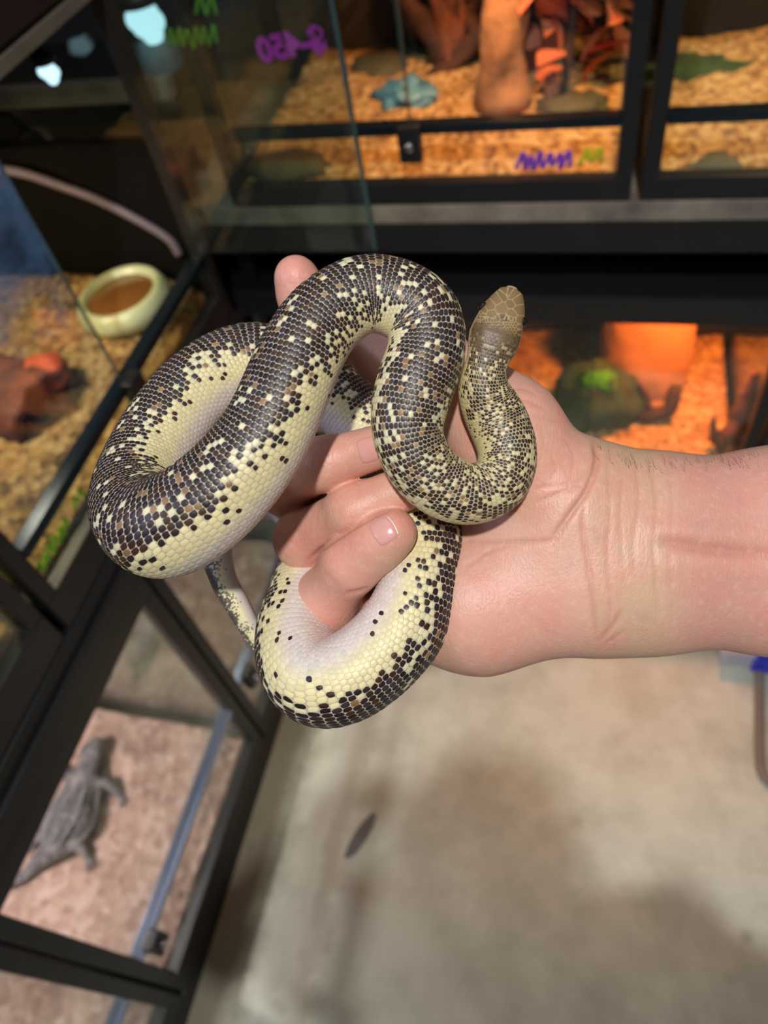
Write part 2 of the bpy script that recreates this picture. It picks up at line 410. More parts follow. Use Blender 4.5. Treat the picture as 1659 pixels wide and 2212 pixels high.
# ---------------------------------------------------------------- terrariums
def terrarium(label, loc, rz, W, D, H, base, bar, submat, sub_z, open_door=None, rail='rail', seed=0, latch=True, lid=0.05, dusty=False, trim=False, group=None, doors=2, latch_x=None, near_mat=None):
    r = tag(empty('terrarium', loc, rz), label, 'terrarium', group)
    bk = MATS['black']; g = MATS['glass_dusty'] if dusty else MATS['glass']
    p = 0.022
    boxes('base_frame', [(0, W, 0, p, 0, base), (0, W, D - p, D, 0, base), (0, p, p, D - p, 0, base), (W - p, W, p, D - p, 0, base), (p, W - p, p, D - p, 0, 0.008)], bk, r)
    for (x, y) in ((0, 0), (W - p, 0), (0, D - p), (W - p, D - p)):
        boxes('corner_post', [(x, x + p, y, y + p, base, H - lid)], bk, r)
    boxes('lid_frame', [(0, W, 0, p, H - lid, H), (0, W, D - p, D, H - lid, H), (0, p, p, D - p, H - lid, H), (W - p, W, p, D - p, H - lid, H), (W / 2 - 0.01, W / 2 + 0.01, p, D - p, H - lid, H)], bk, r)
    boxes('screen_lid', [(p, W - p, p, D - p, H - 0.006, H - 0.003)], MATS['black_metal'], r, bev=0)
    if trim: boxes('lid_trim', [(0, W, -0.004, 0.0, H - lid - 0.002, H - lid + 0.012)], MATS['grey_strip'], r, bev=0.001)
    boxes('front_pane', [(p, W - p, 0.008, 0.012, base, bar - 0.007)], g, r, bev=0)
    boxes('door_rail', [(p, W - p, -0.002, 0.020, bar - 0.007, bar + 0.007)], MATS[rail], r, bev=0.003)
    if latch_x is None: latch_x = W / 2
    for k in range(doors):
        x0, x1 = (p, W - p) if doors == 1 else (p, W / 2 - 0.001) if k == 0 else (W / 2 + 0.001, W - p)
        w = x1 - x0; h = H - lid - bar - 0.010
        if open_door and open_door[0] == k:
            hx = x0 if k == 0 else x1
            s = 1 if k == 0 else -1
            d = boxes('door', [(0, s * w, -0.002, 0.002, 0, h)] if s > 0 else [(-w, 0, -0.002, 0.002, 0, h)], MATS['glass_dusty'], r, bev=0)
            d.location = (hx, 0.004, bar + 0.009); d.rotation_euler = (0, 0, -s * math.radians(open_door[1]))
            e = 0.0025
            xa, xb = (0, w) if s > 0 else (-w, 0)
            fx = xb if s > 0 else xa
            boxes('glass_edge', [(fx - e, fx + e, -0.003, 0.003, 0, h), (xa, xb, -0.003, 0.003, h - e, h + e)], MATS['glass_edge'], d, bev=0)
            r['door_ref'] = d.name
        else:
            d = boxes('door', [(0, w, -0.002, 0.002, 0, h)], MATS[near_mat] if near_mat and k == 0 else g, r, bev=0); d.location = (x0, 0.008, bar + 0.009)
            e = 0.0012
            if doors == 2: boxes('glass_edge', [(w - e, w, -0.0022, 0.0022, 0, h)] if k == 0 else [(0, e, -0.0022, 0.0022, 0, h)], MATS['glass_edge'], d, bev=0)
    for x in (0.006, W - 0.010):
        boxes('side_pane', [(x, x + 0.004, p, D - p, base, H - lid)], g, r, bev=0)
    boxes('back_panel', [(p, W - p, D - 0.018, D - 0.010, base, H - lid)], MATS['darkwall'], r, bev=0)
    if latch:
        l = boxes('latch', [(latch_x - 0.016, latch_x + 0.016, -0.014, 0.004, bar - 0.040, bar + 0.010)], bk, r, bev=0.003)
        lk = lathe('lock', [(0.001, 0), (0.007, 0), (0.007, 0.005), (0.004, 0.007), (0.001, 0.007)], MATS['chrome'], l, seg=20)
        lk.location = (latch_x, -0.014, bar - 0.016); lk.rotation_euler = (math.pi / 2, 0, 0)
    # bedding: a rolling surface with depth
    bm = bmesh.new(); nx, ny = 60, 46
    vs = [[bm.verts.new((p + (W - 2 * p) * i / nx, p + (D - 2 * p) * j / ny,
            sub_z - 0.026 * math.exp(-((D - 2 * p) * j / ny / 0.045) ** 2) + 0.010 * mnoise.fractal(Vector((i * 0.10 + seed * 9, j * 0.10, seed)), 1, 2, 4) + 0.003 * mnoise.noise(Vector((i * 0.8, j * 0.8, seed))))) for j in range(ny + 1)] for i in range(nx + 1)]
    for i in range(nx):
        for j in range(ny): bm.faces.new((vs[i][j], vs[i + 1][j], vs[i + 1][j + 1], vs[i][j + 1]))
    per = [vs[i][0] for i in range(nx + 1)] + [vs[nx][j] for j in range(1, ny + 1)] + [vs[i][ny] for i in range(nx - 1, -1, -1)] + [vs[0][j] for j in range(ny - 1, 0, -1)]
    low = [bm.verts.new((v.co.x, v.co.y, 0.009)) for v in per]
    for a in range(len(per)):
        b = (a + 1) % len(per); bm.faces.new((per[a], per[b], low[b], low[a]))
    s = link('bedding', to_mesh(bm, 'bedding', True), submat, r, kind='stuff')
    return r

D90 = math.pi / 2
ul = terrarium('upper left terrarium with its glass door open, water bowl on golden bedding', (XL, 0.318, 0.772), D90, 0.592, 0.45, 0.495, 0.055, 0.125, MATS['sub_gold'], 0.092, open_door=(1, 92), seed=1, trim=True, lid=0.016, near_mat='glass_blue_refl')
ul2 = terrarium('terrarium at far left edge beside the open one, golden bedding inside', (XL, -0.286, 0.772), D90, 0.592, 0.45, 0.495, 0.055, 0.125, MATS['sub_gold'], 0.092, seed=2)
ll = terrarium('lower left terrarium with grey lizard on pink sand', (XL, 0.004, 0.057), D90, 0.445, 0.45, 0.645, 0.055, 0.205, MATS['sub_pink'], 0.085, rail='alu', doors=1, latch_x=0.05, seed=3)
ll2 = terrarium('lower terrarium in the corner behind the dangling snake loop', (XL, 0.456, 0.057), D90, 0.445, 0.45, 0.645, 0.055, 0.205, MATS['sub_pink'], 0.085, rail='alu', doors=1, latch_x=0.05, seed=4, dusty=True)
ll0 = terrarium('terrarium in the bottom left corner, nearest of the lower row', (XL, -0.448, 0.057), D90, 0.445, 0.45, 0.645, 0.055, 0.205, MATS['sub_pink'], 0.085, rail='alu', doors=1, latch_x=0.05, seed=5)
bu1 = terrarium('upper back terrarium with orange lit driftwood and blue dish', (-0.562, 1.0, 0.912), 0, 0.598, 0.45, 0.487, 0.032, 0.109, MATS['sub_chip'], 0.053, seed=6)
bu2 = terrarium('upper back terrarium at the right edge, bare bedding', (0.048, 1.0, 0.912), 0, 0.598, 0.45, 0.487, 0.032, 0.109, MATS['sub_chip'], 0.042, seed=7)
bl1 = terrarium('lower back terrarium glowing orange behind the arm', (-0.292, 1.0, 0.251), 0, 0.598, 0.45, 0.50, 0.045, 0.122, MATS['sub_chip'], 0.085, seed=8)
bl2 = terrarium('lower back terrarium right of the orange lit one', (0.312, 1.0, 0.251), 0, 0.598, 0.45, 0.50, 0.045, 0.122, MATS['sub_chip'], 0.085, seed=9)
bl0 = terrarium('lower back terrarium hidden behind the snake, left of the orange one', (-0.896, 1.0, 0.251), 0, 0.598, 0.45, 0.50, 0.045, 0.122, MATS['sub_chip'], 0.085, seed=10)

boxes('far_side_blackout', [(0.574, 0.578, 0.022, 0.428, 0.055, 0.30)], MATS['pitch'], ul, bev=0)  # black sheet added over the far side glass to darken it

# marker writing on the glass
MATS['pink_ink'] = simple('pink_marker', (235, 60, 215), 0.6, 0.2, 60)
MATS['green_ink'] = simple('green_marker', (120, 190, 30), 0.6, 0.3, 60)
MATS['purple_ink'] = simple('purple_marker', (140, 70, 200), 0.6, 0.3, 60)
MATS['yellow_ink'] = simple('yellow_marker', (215, 205, 30), 0.6, 0.3, 60)
door = bpy.data.objects[ul['door_ref']]; del ul['door_ref']
face = Matrix.Rotation(math.pi / 2, 4, 'X')
w_door = 0.273
text_mesh('price_writing', '$-450', 0.036, MATS['pink_ink'], door, Matrix.Translation((-w_door + 0.060, -0.0045, 0.266)) @ Matrix.Rotation(math.radians(6), 4, 'Y') @ face, 0.0016)
def scribble(parent, x, z, w, h, mat, n=7, slant=0.3, seed=0, y=0.0065, width=0.0026, tilt=0.0):
    rnd = random.Random(seed); pts = []
    for i in range(n * 2 + 1):
        u = i / (n * 2) - 0.5
        hh = h * (0.5 if i % 2 else -0.5) * rnd.uniform(0.55, 1.0)
        pts.append((x + u * w + slant * hh + rnd.uniform(-1, 1) * w * 0.02, y, z + hh + tilt * u * w))
    o = tube('marker_writing', spline(pts, n * 12), width, mat, parent, seg=6)
    for v in o.data.vertices: v.co.y = y + (v.co.y - y) * 0.15
    return o
scribble(door, -w_door + 0.180, 0.283, 0.066, 0.024, MATS['green_ink'], 6, -0.3, 1, -0.0045, 0.0022)
scribble(door, -w_door + 0.150, 0.316, 0.026, 0.024, MATS['green_ink'], 2, -0.3, 2, -0.0045, 0.0024)
scribble(ul, 0.060, 0.088, 0.075, 0.020, MATS['green_ink'], 6, 0.3, 3)
scribble(ul, 0.128, 0.092, 0.024, 0.018, MATS['green_ink'], 2, 0.3, 4)
scribble(bu1, 0.480, 0.057, 0.075, 0.026, MATS['purple_ink'], 6, 0.2, 5, width=0.0034)
scribble(bu1, 0.543, 0.061, 0.028, 0.028, MATS['yellow_ink'], 2, 0.2, 6, width=0.0036)

# ---------------------------------------------------------------- things in the terrariums
def mat_bark(name, c1, c2): return simple(name, c1, 0.8, 0.5, 18, 0.006, col2=c2)
MATS['bark_red'] = mat_bark('red_brown_wood', (140, 82, 60), (64, 36, 28))
MATS['bark_pale'] = mat_bark('pale_driftwood', (190, 140, 100), (130, 88, 60))
MATS['bark_dark'] = mat_bark('dark_root', (90, 52, 40), (34, 20, 18))
MATS['ceramic'] = simple('pale_green_ceramic', (196, 202, 160), 0.35, 0.25, 12, col2=(160, 168, 120))
t = NT('brown_water'); t.principled(Base_Color=t.mix(t.noise(9, 3, 0.5, t.coords()), L4((104, 66, 30)), L4((126, 84, 42))), Roughness=0.08); MATS['water'] = t.m
MATS['slate'] = simple('dark_slate', (96, 92, 70), 0.7, 0.5, 14, 0.004)
MATS['rock_orange'] = simple('sandstone', (206, 150, 112), 0.8, 0.35, 9, 0.006)
MATS['moss'] = simple('moss', (64, 92, 44), 0.95, 0.5, 40, 0.01, col2=(44, 52, 38))
MATS['moss_bright'] = simple('bright_moss', (80, 170, 30), 0.95, 0.4, 40, 0.008)
MATS['blue_glaze'] = simple('blue_glazed_dish', (120, 176, 200), 0.35, 0.5, 14, 0.004, col2=(50, 110, 150))
MATS['leaf_red'] = simple('russet_leaf', (222, 128, 96), 0.7, 0.4, 30)

# water bowl, upper left
bowl = tag(empty('water_bowl', (-0.684, 0.806, 0.862)), 'pale green ceramic water bowl with brown water on golden bedding', 'bowl')
lathe('bowl_body', [(0.058, 0), (0.070, 0.004), (0.071, 0.020), (0.064, 0.033), (0.058, 0.036), (0.053, 0.033), (0.048, 0.020), (0.040, 0.010), (0.002, 0.010)], MATS['ceramic'], bowl, squash=(0.98, 1.06))
lathe('water', [(0.001, 0.018), (0.0495, 0.018), (0.0515, 0.026), (0.050, 0.027), (0.001, 0.027)], MATS['water'], bowl, squash=(0.98, 1.06))
# red-brown wood hide, upper left
hide = tag(empty('wood_hide', (-0.765, 0.600, 0.862)), 'red brown arched wood hide on bedding left of the latch', 'hide')
def arch(name, r0, r1, length, mat, parent, seed):
    bm = bmesh.new(); rows = []
    ns, nl = 20, 18
    for rr in (r1, r0):
        lay = []
        for j in range(nl + 1):
            row = []
            for i in range(ns + 1):
                a = math.pi * i / ns
                k = rr * (1 + 0.16 * mnoise.fractal(Vector((math.cos(a) * 1.5, j * 0.3, math.sin(a) * 1.5 + seed)), 1, 2, 4))
                row.append(bm.verts.new((k * math.cos(a), length * (j / nl - 0.5) + 0.01 * mnoise.noise(Vector((i * 0.5, j, seed))), k * math.sin(a) * 0.85)))
            lay.append(row)
        rows.append(lay)
    for s_, lay in enumerate(rows):
        for j in range(nl):
            for i in range(ns):
                bm.faces.new((lay[j][i], lay[j][i + 1], lay[j + 1][i + 1], lay[j + 1][i]))
    A, B = rows
    for j in range(nl):
        for i in (0, ns): bm.faces.new((A[j][i], A[j + 1][i], B[j + 1][i], B[j][i]))
    for i in range(ns):
        for j in (0, nl): bm.faces.new((A[j][i], A[j][i + 1], B[j][i + 1], B[j][i]))
    return link(name, to_mesh(bm, name, True), mat, parent)
a_ = arch('arch', 0.050, 0.064, 0.15, MATS['bark_red'], hide, 3); a_.rotation_euler = (0, 0, math.radians(75))
MATS['red_clay'] = simple('orange_red_clay', (214, 92, 52), 0.7, 0.3, 20, 0.004)
k_ = blob('clay_patch', (0.050, 0.030, 0.030), (0.036, 0.030, 0.022), MATS['red_clay'], 5, 0.25, 2, 3, parent=hide)
MATS['cord'] = simple('grey_cord', (112, 100, 108), 0.5, 0.15, 20)
cord = tube('power_cord', spline([(-0.93, 0.80, 1.110), (-0.876, 0.820, 1.085), (-0.80, 0.855, 1.058), (-0.745, 0.872, 1.024), (-0.69, 0.880, 0.990), (-0.625, 0.886, 0.935), (-0.612, 0.884, 0.905)], 40), 0.0065, MATS['cord'], seg=10)
tag(cord, 'grey power cord sagging along the far side of the open terrarium', 'cord')
# cold white lamp near the corner, and a glowing cluster added for a reflection
MATS['led'] = emis('cold_white_led', (196, 242, 255), 1.6)
def lamp_or_glint(loc, s, label):
    e = tag(empty('lamp_or_glint', loc), label, 'lamp', 'cold white lamps near the corner')
    lathe('housing', [(0.002, 0.030), (0.022, 0.028), (0.030, 0.010), (0.032, 0.0), (0.030, -0.002)], MATS['black'], e).scale = (s, s, s)
    bm = bmesh.new(); rb = random.Random(3)
    for i in range(14):
        d_ = Vector((rb.uniform(-1, 1), rb.uniform(-1, 1), rb.uniform(-1.3, 0.6)))
        bmesh.ops.create_icosphere(bm, subdivisions=3, radius=0.016, matrix=Matrix.Translation((d_.x * 0.014, d_.y * 0.014, -0.022 + d_.z * 0.014)))
    link('bulb_cluster', to_mesh(bm, 'bulb_cluster', True), MATS['led'], e).scale = (s, s, s)
    tube('stem', [(0, 0, 0.028 * s), (0, 0, 0.20)], 0.004, MATS['black'], e, seg=8)
    return e
p_ = on_y(300, 4, 1.16)
lamp_or_glint(tuple(p_), 1.05, 'bright cold white lamp cluster seen through the open glass door')
p_ = on_y(96, 135, 0.86)
lamp_or_glint(tuple(p_), 0.45, 'small cold white glow in upper left terrarium, standing for a reflection')  # glowing cluster stands in for a light reflected in the glass

# upper back terrarium
def W(px, py, z): return on_z(px, py, z)
p = W(1085, 225, 0.962)
trunk = tag(empty('driftwood_post', tuple(p)), 'thick pale driftwood post lit orange in the upper back terrarium', 'driftwood')
tube('trunk', spline([(0, 0, 0.0), (0.0, 0.01, 0.08), (0.012, 0.04, 0.18), (0.02, 0.06, 0.30), (0.022, 0.07, 0.38)], 30), list(np.interp(np.linspace(0, 1, 30), [0, 0.15, 0.5, 1], [0.046, 0.034, 0.030, 0.033])), MATS['bark_pale'], trunk, seg=20, rough=0.35, seed=2)
p = W(950, 150, 0.962)
root = tag(empty('driftwood_root', tuple(p)), 'dark tangled root standing left of the driftwood post', 'driftwood')
for k, (dx, dy, dz, r0) in enumerate([(-0.06, 0.05, 0.16, 0.022), (0.03, 0.06, 0.20, 0.024), (0.07, 0.02, 0.12, 0.018), (-0.03, 0.09, 0.26, 0.020), (0.05, 0.10, 0.28, 0.018)]):
    tube('branch', spline([(0.02 * math.cos(k * 2), 0.02 * math.sin(k * 2), -0.01), (dx * 0.6 + 0.02, dy * 0.3, dz * 0.35), (dx * 0.8 - 0.02, dy * 0.8, dz * 0.7), (dx, dy, dz)], 20), list(np.linspace(r0, r0 * 0.6, 20)), MATS['bark_red'] if k % 2 else MATS['bark_dark'], root, seg=12, rough=0.5, seed=k)
p = W(1215, 210, 0.962)
plant = tag(empty('artificial_plant', tuple(p)), 'russet leafy plant filling the right side of the upper back terrarium', 'plant')
tube('stem', spline([(0, 0, 0), (0.01, 0.03, 0.12), (0.0, 0.06, 0.28)], 16), 0.006, MATS['bark_dark'], plant)
def leaf_mesh():
    bm = bmesh.new(); L = []
    for i in range(7):
        u = i / 6; w = 0.5 * math.sin(math.pi * (u ** 0.75)) * 0.55 + 0.01
        z = -0.25 * u * u
        L.append([bm.verts.new((u, -w, z + 0.08)), bm.verts.new((u, 0, z)), bm.verts.new((u, w, z + 0.08))])
    for a, b in zip(L, L[1:]):
        for k in (0, 1): bm.faces.new((a[k], a[k + 1], b[k + 1], b[k]))
    me = to_mesh(bm, 'leaf', True); me.materials.append(MATS['leaf_red']); return me
LM = leaf_mesh(); rnd = random.Random(4)
for k in range(64):
    o = link('leaf', LM, None, plant)
    h = rnd.uniform(0.01, 0.20)
    o.location = (rnd.uniform(-0.05, 0.075), rnd.uniform(-0.01, 0.12), h)
    o.rotation_euler = (rnd.uniform(-0.9, 0.9), rnd.uniform(-0.4, 0.8), rnd.uniform(0, 6.28)); s_ = rnd.uniform(0.045, 0.075); o.scale = (s_, s_, s_)
p = W(882, 208, 0.968)
d_ = tag(empty('blue_dish', (p[0], p[1], 0.962)), 'lumpy blue glazed dish in the middle of the upper back terrarium', 'dish')
blob('dish_body', (0, 0, 0.006), (0.044, 0.034, 0.022), MATS['blue_glaze'], 8, 0.55, 2.2, 4, parent=d_)
p = W(830, 140, 0.962)
tag(blob('flat_stone', (p[0], p[1], 0.962), (0.060, 0.050, 0.012), MATS['slate'], 2, 0.3, 2, 3), 'flat dark stone behind the blue dish', 'stone')
p = W(612, 345, 0.962)
tag(blob('half_buried_stone', (p[0], p[1] + 0.01, 0.944), (0.075, 0.036, 0.022), MATS['slate'], 3, 0.2, 2, 3), 'low olive stone half buried near the front pane, seen through the open door', 'stone')
p = W(1230, 235, 0.962)
tag(blob('grey_stone', (p[0], p[1], 0.960), (0.055, 0.035, 0.022), MATS['slate'], 4, 0.35, 2, 3), 'grey brown stone at the foot of the russet plant', 'stone')
# upper right terrarium
p = W(1490, 150, 0.95)
tag(blob('mossy_stone', (p[0], p[1], 0.944), (0.090, 0.050, 0.020), MATS['moss'], 6, 0.3, 2, 3), 'low mossy stone in the upper right terrarium', 'stone')
p = W(1560, 320, 0.95)
tag(blob('buried_stone', (p[0], p[1], 0.928), (0.050, 0.025, 0.015), MATS['slate'], 7, 0.3, 2, 3), 'half buried stone behind front pane of the upper right terrarium', 'stone')

# lower back terrarium
SZ = 0.337
p = W(1385, 842, SZ)
rk = tag(blob('sandstone_slab', (p[0], p[1] + 0.03, SZ + 0.085), (0.092, 0.040, 0.125), MATS['rock_orange'], 11, 0.10, 1.3, 4, power=0.8), 'rounded upright sandstone slab glowing orange behind the wrist', 'rock')
rk.rotation_euler = (math.radians(-22), 0, 0)
p = W(1285, 905, SZ)
ms = tag(empty('moss_mound', (p[0], p[1] + 0.02, SZ)), 'dark green moss mound left of the sandstone slab', 'moss')
blob('mound', (0, 0, 0.035), (0.088, 0.070, 0.085), MATS['moss'], 12, 0.22, 2.0, 4, parent=ms)
blob('bright_tuft', (0.0, -0.020, 0.105), (0.034, 0.024, 0.024), MATS['moss_bright'], 13, 0.35, 2.5, 3, parent=ms)
p = W(1400, 905, SZ)
tw = tag(empty('forked_twig', (p[0], p[1], SZ)), 'dark forked twig lying before the sandstone slab', 'twig')
tube('twig_arm', spline([(-0.05, 0.01, 0.02), (0, 0, 0.012), (0.035, 0, 0.03), (0.045, 0.02, 0.075)], 16), list(np.linspace(0.018, 0.012, 16)), MATS['bark_dark'], tw, rough=0.4)
tube('twig_arm', spline([(0, 0, 0.012), (-0.01, 0.01, 0.05), (-0.03, 0.02, 0.08)], 12), list(np.linspace(0.010, 0.005, 12)), MATS['bark_dark'], tw, rough=0.4)
p = W(1590, 965, SZ)
sp = tag(empty('pointed_driftwood', (p[0], p[1], SZ)), 'pointed dark driftwood stump at right in the orange terrarium', 'driftwood')
tube('stump', spline([(0, 0, -0.01), (0.0, 0.01, 0.05), (-0.002, 0.02, 0.12), (-0.004, 0.03, 0.17)], 20), list(np.linspace(0.036, 0.004, 20)), MATS['bark_red'], sp, rough=0.5, seed=4)
tube('side_spike', spline([(-0.02, 0, 0), (-0.045, 0, 0.03), (-0.055, 0.01, 0.07)], 12), list(np.linspace(0.016, 0.004, 12)), MATS['bark_red'], sp, rough=0.4, seed=5)
p = W(1290, 760, SZ)

# lizard, lower left
def lizard():
    z0 = 0.057 + 0.085
    g = lambda px, py, z: on_z(px, py, z0 + z) - np.array((0, 0, z0)) * 0
    J = lambda px, py, z: on_z(px, py, z0 + z)
    head, neck, sh, mid, hip = J(200, 1622, 0.03), J(190, 1655, 0.03), J(178, 1690, 0.03), J(150, 1765, 0.03), J(122, 1825, 0.025)
    base = np.array((mid[0], mid[1], z0))
    fl_ = (1, 1, 1.35)
    segs = [(head + (sh - head) * -0.25, head, 0.012, 0.020, fl_), (head, neck, 0.021, 0.019, fl_), (neck, sh, 0.019, 0.026, fl_), (sh, mid, 0.028, 0.043, (1, 1, 1.6)), (mid, hip, 0.043, 0.024, (1, 1, 1.6)),
            (hip, J(95, 1850, 0.02), 0.023, 0.015, (1, 1, 1)), (J(95, 1850, 0.02), J(50, 1895, 0.012), 0.015, 0.010, (1, 1, 1)), (J(50, 1895, 0.012), J(-10, 1930, 0.008), 0.010, 0.004, (1, 1, 1))]
    def limb(a, b, c): 
        return [(a, b, 0.012, 0.009, (1, 1, 1)), (b, c, 0.009, 0.006, (1, 1, 1))]
    segs += limb(J(195, 1695, 0.028), J(228, 1690, 0.022), J(262, 1722, 0.008))
    segs += limb(J(165, 1690, 0.028), J(130, 1665, 0.022), J(122, 1690, 0.008))
    segs += limb(J(135, 1815, 0.025), J(172, 1828, 0.022), J(195, 1862, 0.008))
    segs += limb(J(112, 1815, 0.025), J(85, 1800, 0.022), J(70, 1830, 0.008))
    for foot, dirs in ((J(262, 1722, 0.007), ((12, 14), (18, 4), (4, 18))), (J(122, 1690, 0.007), ((-10, 10), (-16, 2), (2, 14))), (J(195, 1862, 0.007), ((10, 12), (16, 2), (0, 16))), (J(70, 1830, 0.007), ((-8, 12), (-14, 6), (2, 14)))):
        fx = foot
        for (dx, dy) in dirs: segs.append((fx, fx + np.array((dx, -dy, 0)) * 0.0011 + np.array((0, 0, -0.002)), 0.004, 0.002, (1, 1, 1)))
    pts = np.array([s[0] for s in segs] + [s[1] for s in segs])
    lo = pts.min(0) - 0.055; hi = pts.max(0) + 0.055; h = 0.0032
    X = grid(lo, hi, h); Fv = np.full(X[0].shape, 1.0, np.float32)
    for s in segs: Fv = smin(Fv, rcone(X, *s), 0.010 if s[2] > 0.010 else 0.004)
    Fv = np.maximum(Fv, (z0 + 0.000) - X[2])
    V, Q = surface_nets(Fv, lo, h)
    V -= base
    t = NT('lizard_skin'); co = t.coords()
    vo = t.n('ShaderNodeTexVoronoi', {'Vector': co, 'Scale': 160.0}).outputs['Distance']
    nz = t.noise(26, 4, 0.6, co)
    c = t.ramp(t.math('ADD', t.math('MULTIPLY', nz, 0.7), t.math('MULTIPLY', vo, 0.5)), [(0.35, L4((52, 50, 58))), (0.55, L4((92, 88, 96))), (0.75, L4((150, 140, 140)))])
    t.principled(Base_Color=c, Roughness=0.75, Normal=t.bump(vo, 0.7, 0.002))
    o = link('lizard', np_mesh('lizard', V, Q), t.m, loc=tuple(base))
    tag(o, 'grey spiny lizard lying on pink sand in the lower left terrarium', 'lizard')
    # fringe of pale spines on back and flanks
    bm = bmesh.new(); rnd = random.Random(2)
    ax = np.array([sh, sh * 0.5 + mid * 0.5, mid, mid * 0.5 + hip * 0.5, hip]) - base
    wd = [0.026, 0.036, 0.043, 0.036, 0.024]
    A = spline(ax, 24); Wd = np.interp(np.linspace(0, 4, 24), range(5), wd)
    T = np.gradient(A, axis=0)
    for i in range(24):
        tt = T[i] / np.linalg.norm(T[i]); nrm = np.cross(tt, (0, 0, 1))
        for k in (-1.0, -0.6, -0.3, 0.3, 0.6, 1.0):
            c = A[i] + nrm * Wd[i] * k; c[2] = 0.030 + 0.026 * math.sqrt(max(0, 1 - k * k * 0.95)) * (Wd[i] / 0.043) - (0.012 if abs(k) == 1 else 0)
            d = nrm * k * 0.013 + np.array((0, 0, 0.008)) + tt * 0.004
            s_ = 0.0042
            q = [bm.verts.new(c + tt * s_), bm.verts.new(c - tt * s_), bm.verts.new(c + np.cross(tt, d / np.linalg.norm(d)) * s_), bm.verts.new(c + d)]
            for f in ((0, 1, 3), (1, 2, 3), (2, 0, 3), (0, 2, 1)): bm.faces.new([q[a] for a in f])
    link('back_spines', to_mesh(bm, 'back_spines'), simple('pale_spines', (150, 146, 150), 0.7, 0.3, 30), o, kind='stuff')
    for s__ in (-1, 1):
        dirv = _n(head - neck); side = np.cross(dirv, (0, 0, 1)) * s__
        e_ = blob('eye', tuple(head + side * 0.014 + np.array((0, 0, 0.010)) - base), (0.0035,) * 3, MATS['black'], 1, 0, 1, 2, parent=o)
lizard()

# ---------------------------------------------------------------- on the floor at the right edge
MATS['white_plastic'] = simple('white_plastic', (205, 205, 232), 0.4, 0.1, 6)
MATS['blue_plastic'] = simple('blue_plastic', (40, 50, 215), 0.4, 0.1, 6)
tub = tag(empty('plastic_tub', (0.415, 0.872, 0.0)), 'white and blue plastic tub on the floor under the wrist', 'tub')
boxes('tub_body', [(-0.10, 0.17, -0.085, 0.06, 0.0, 0.055)], MATS['white_plastic'], tub, bev=0.012)
boxes('tub_rim', [(-0.105, 0.175, -0.09, 0.065, 0.050, 0.058)], MATS['white_plastic'], tub, bev=0.003)
boxes('blue_clip', [(-0.040, 0.02, -0.098, -0.084, 0.008, 0.062)], MATS['blue_plastic'], tub, bev=0.004)
MATS['dull_tube'] = simple('dull_grey_tube', (128, 118, 108), 0.6, 0.2, 10)
ft = spline([(0.395, 0.82, 0.009), (0.387, 0.70, 0.009), (0.381, 0.60, 0.009), (0.384, 0.565, 0.009), (0.400, 0.548, 0.009), (0.43, 0.540, 0.009), (0.60, 0.538, 0.009)], 50)
tag(tube('floor_tube', ft, 0.009, MATS['dull_tube'], seg=12), 'bent grey line on the floor at right edge, built as a tube', 'tube')  # bent grey line along the floor, built as a tube
MATS['dark_stain'] = simple('grey_leaf', (122, 122, 122), 0.7, 0.3, 20)
p = W(780, 1805, 0.0)
lf = blob('dry_leaf', (p[0], p[1], 0.002), (0.013, 0.047, 0.0022), MATS['dark_stain'], 3, 0.15, 2, 3); lf.rotation_euler = (0, 0, math.radians(-22))
tag(lf, 'small grey oval scrap lying on the concrete floor', 'scrap')

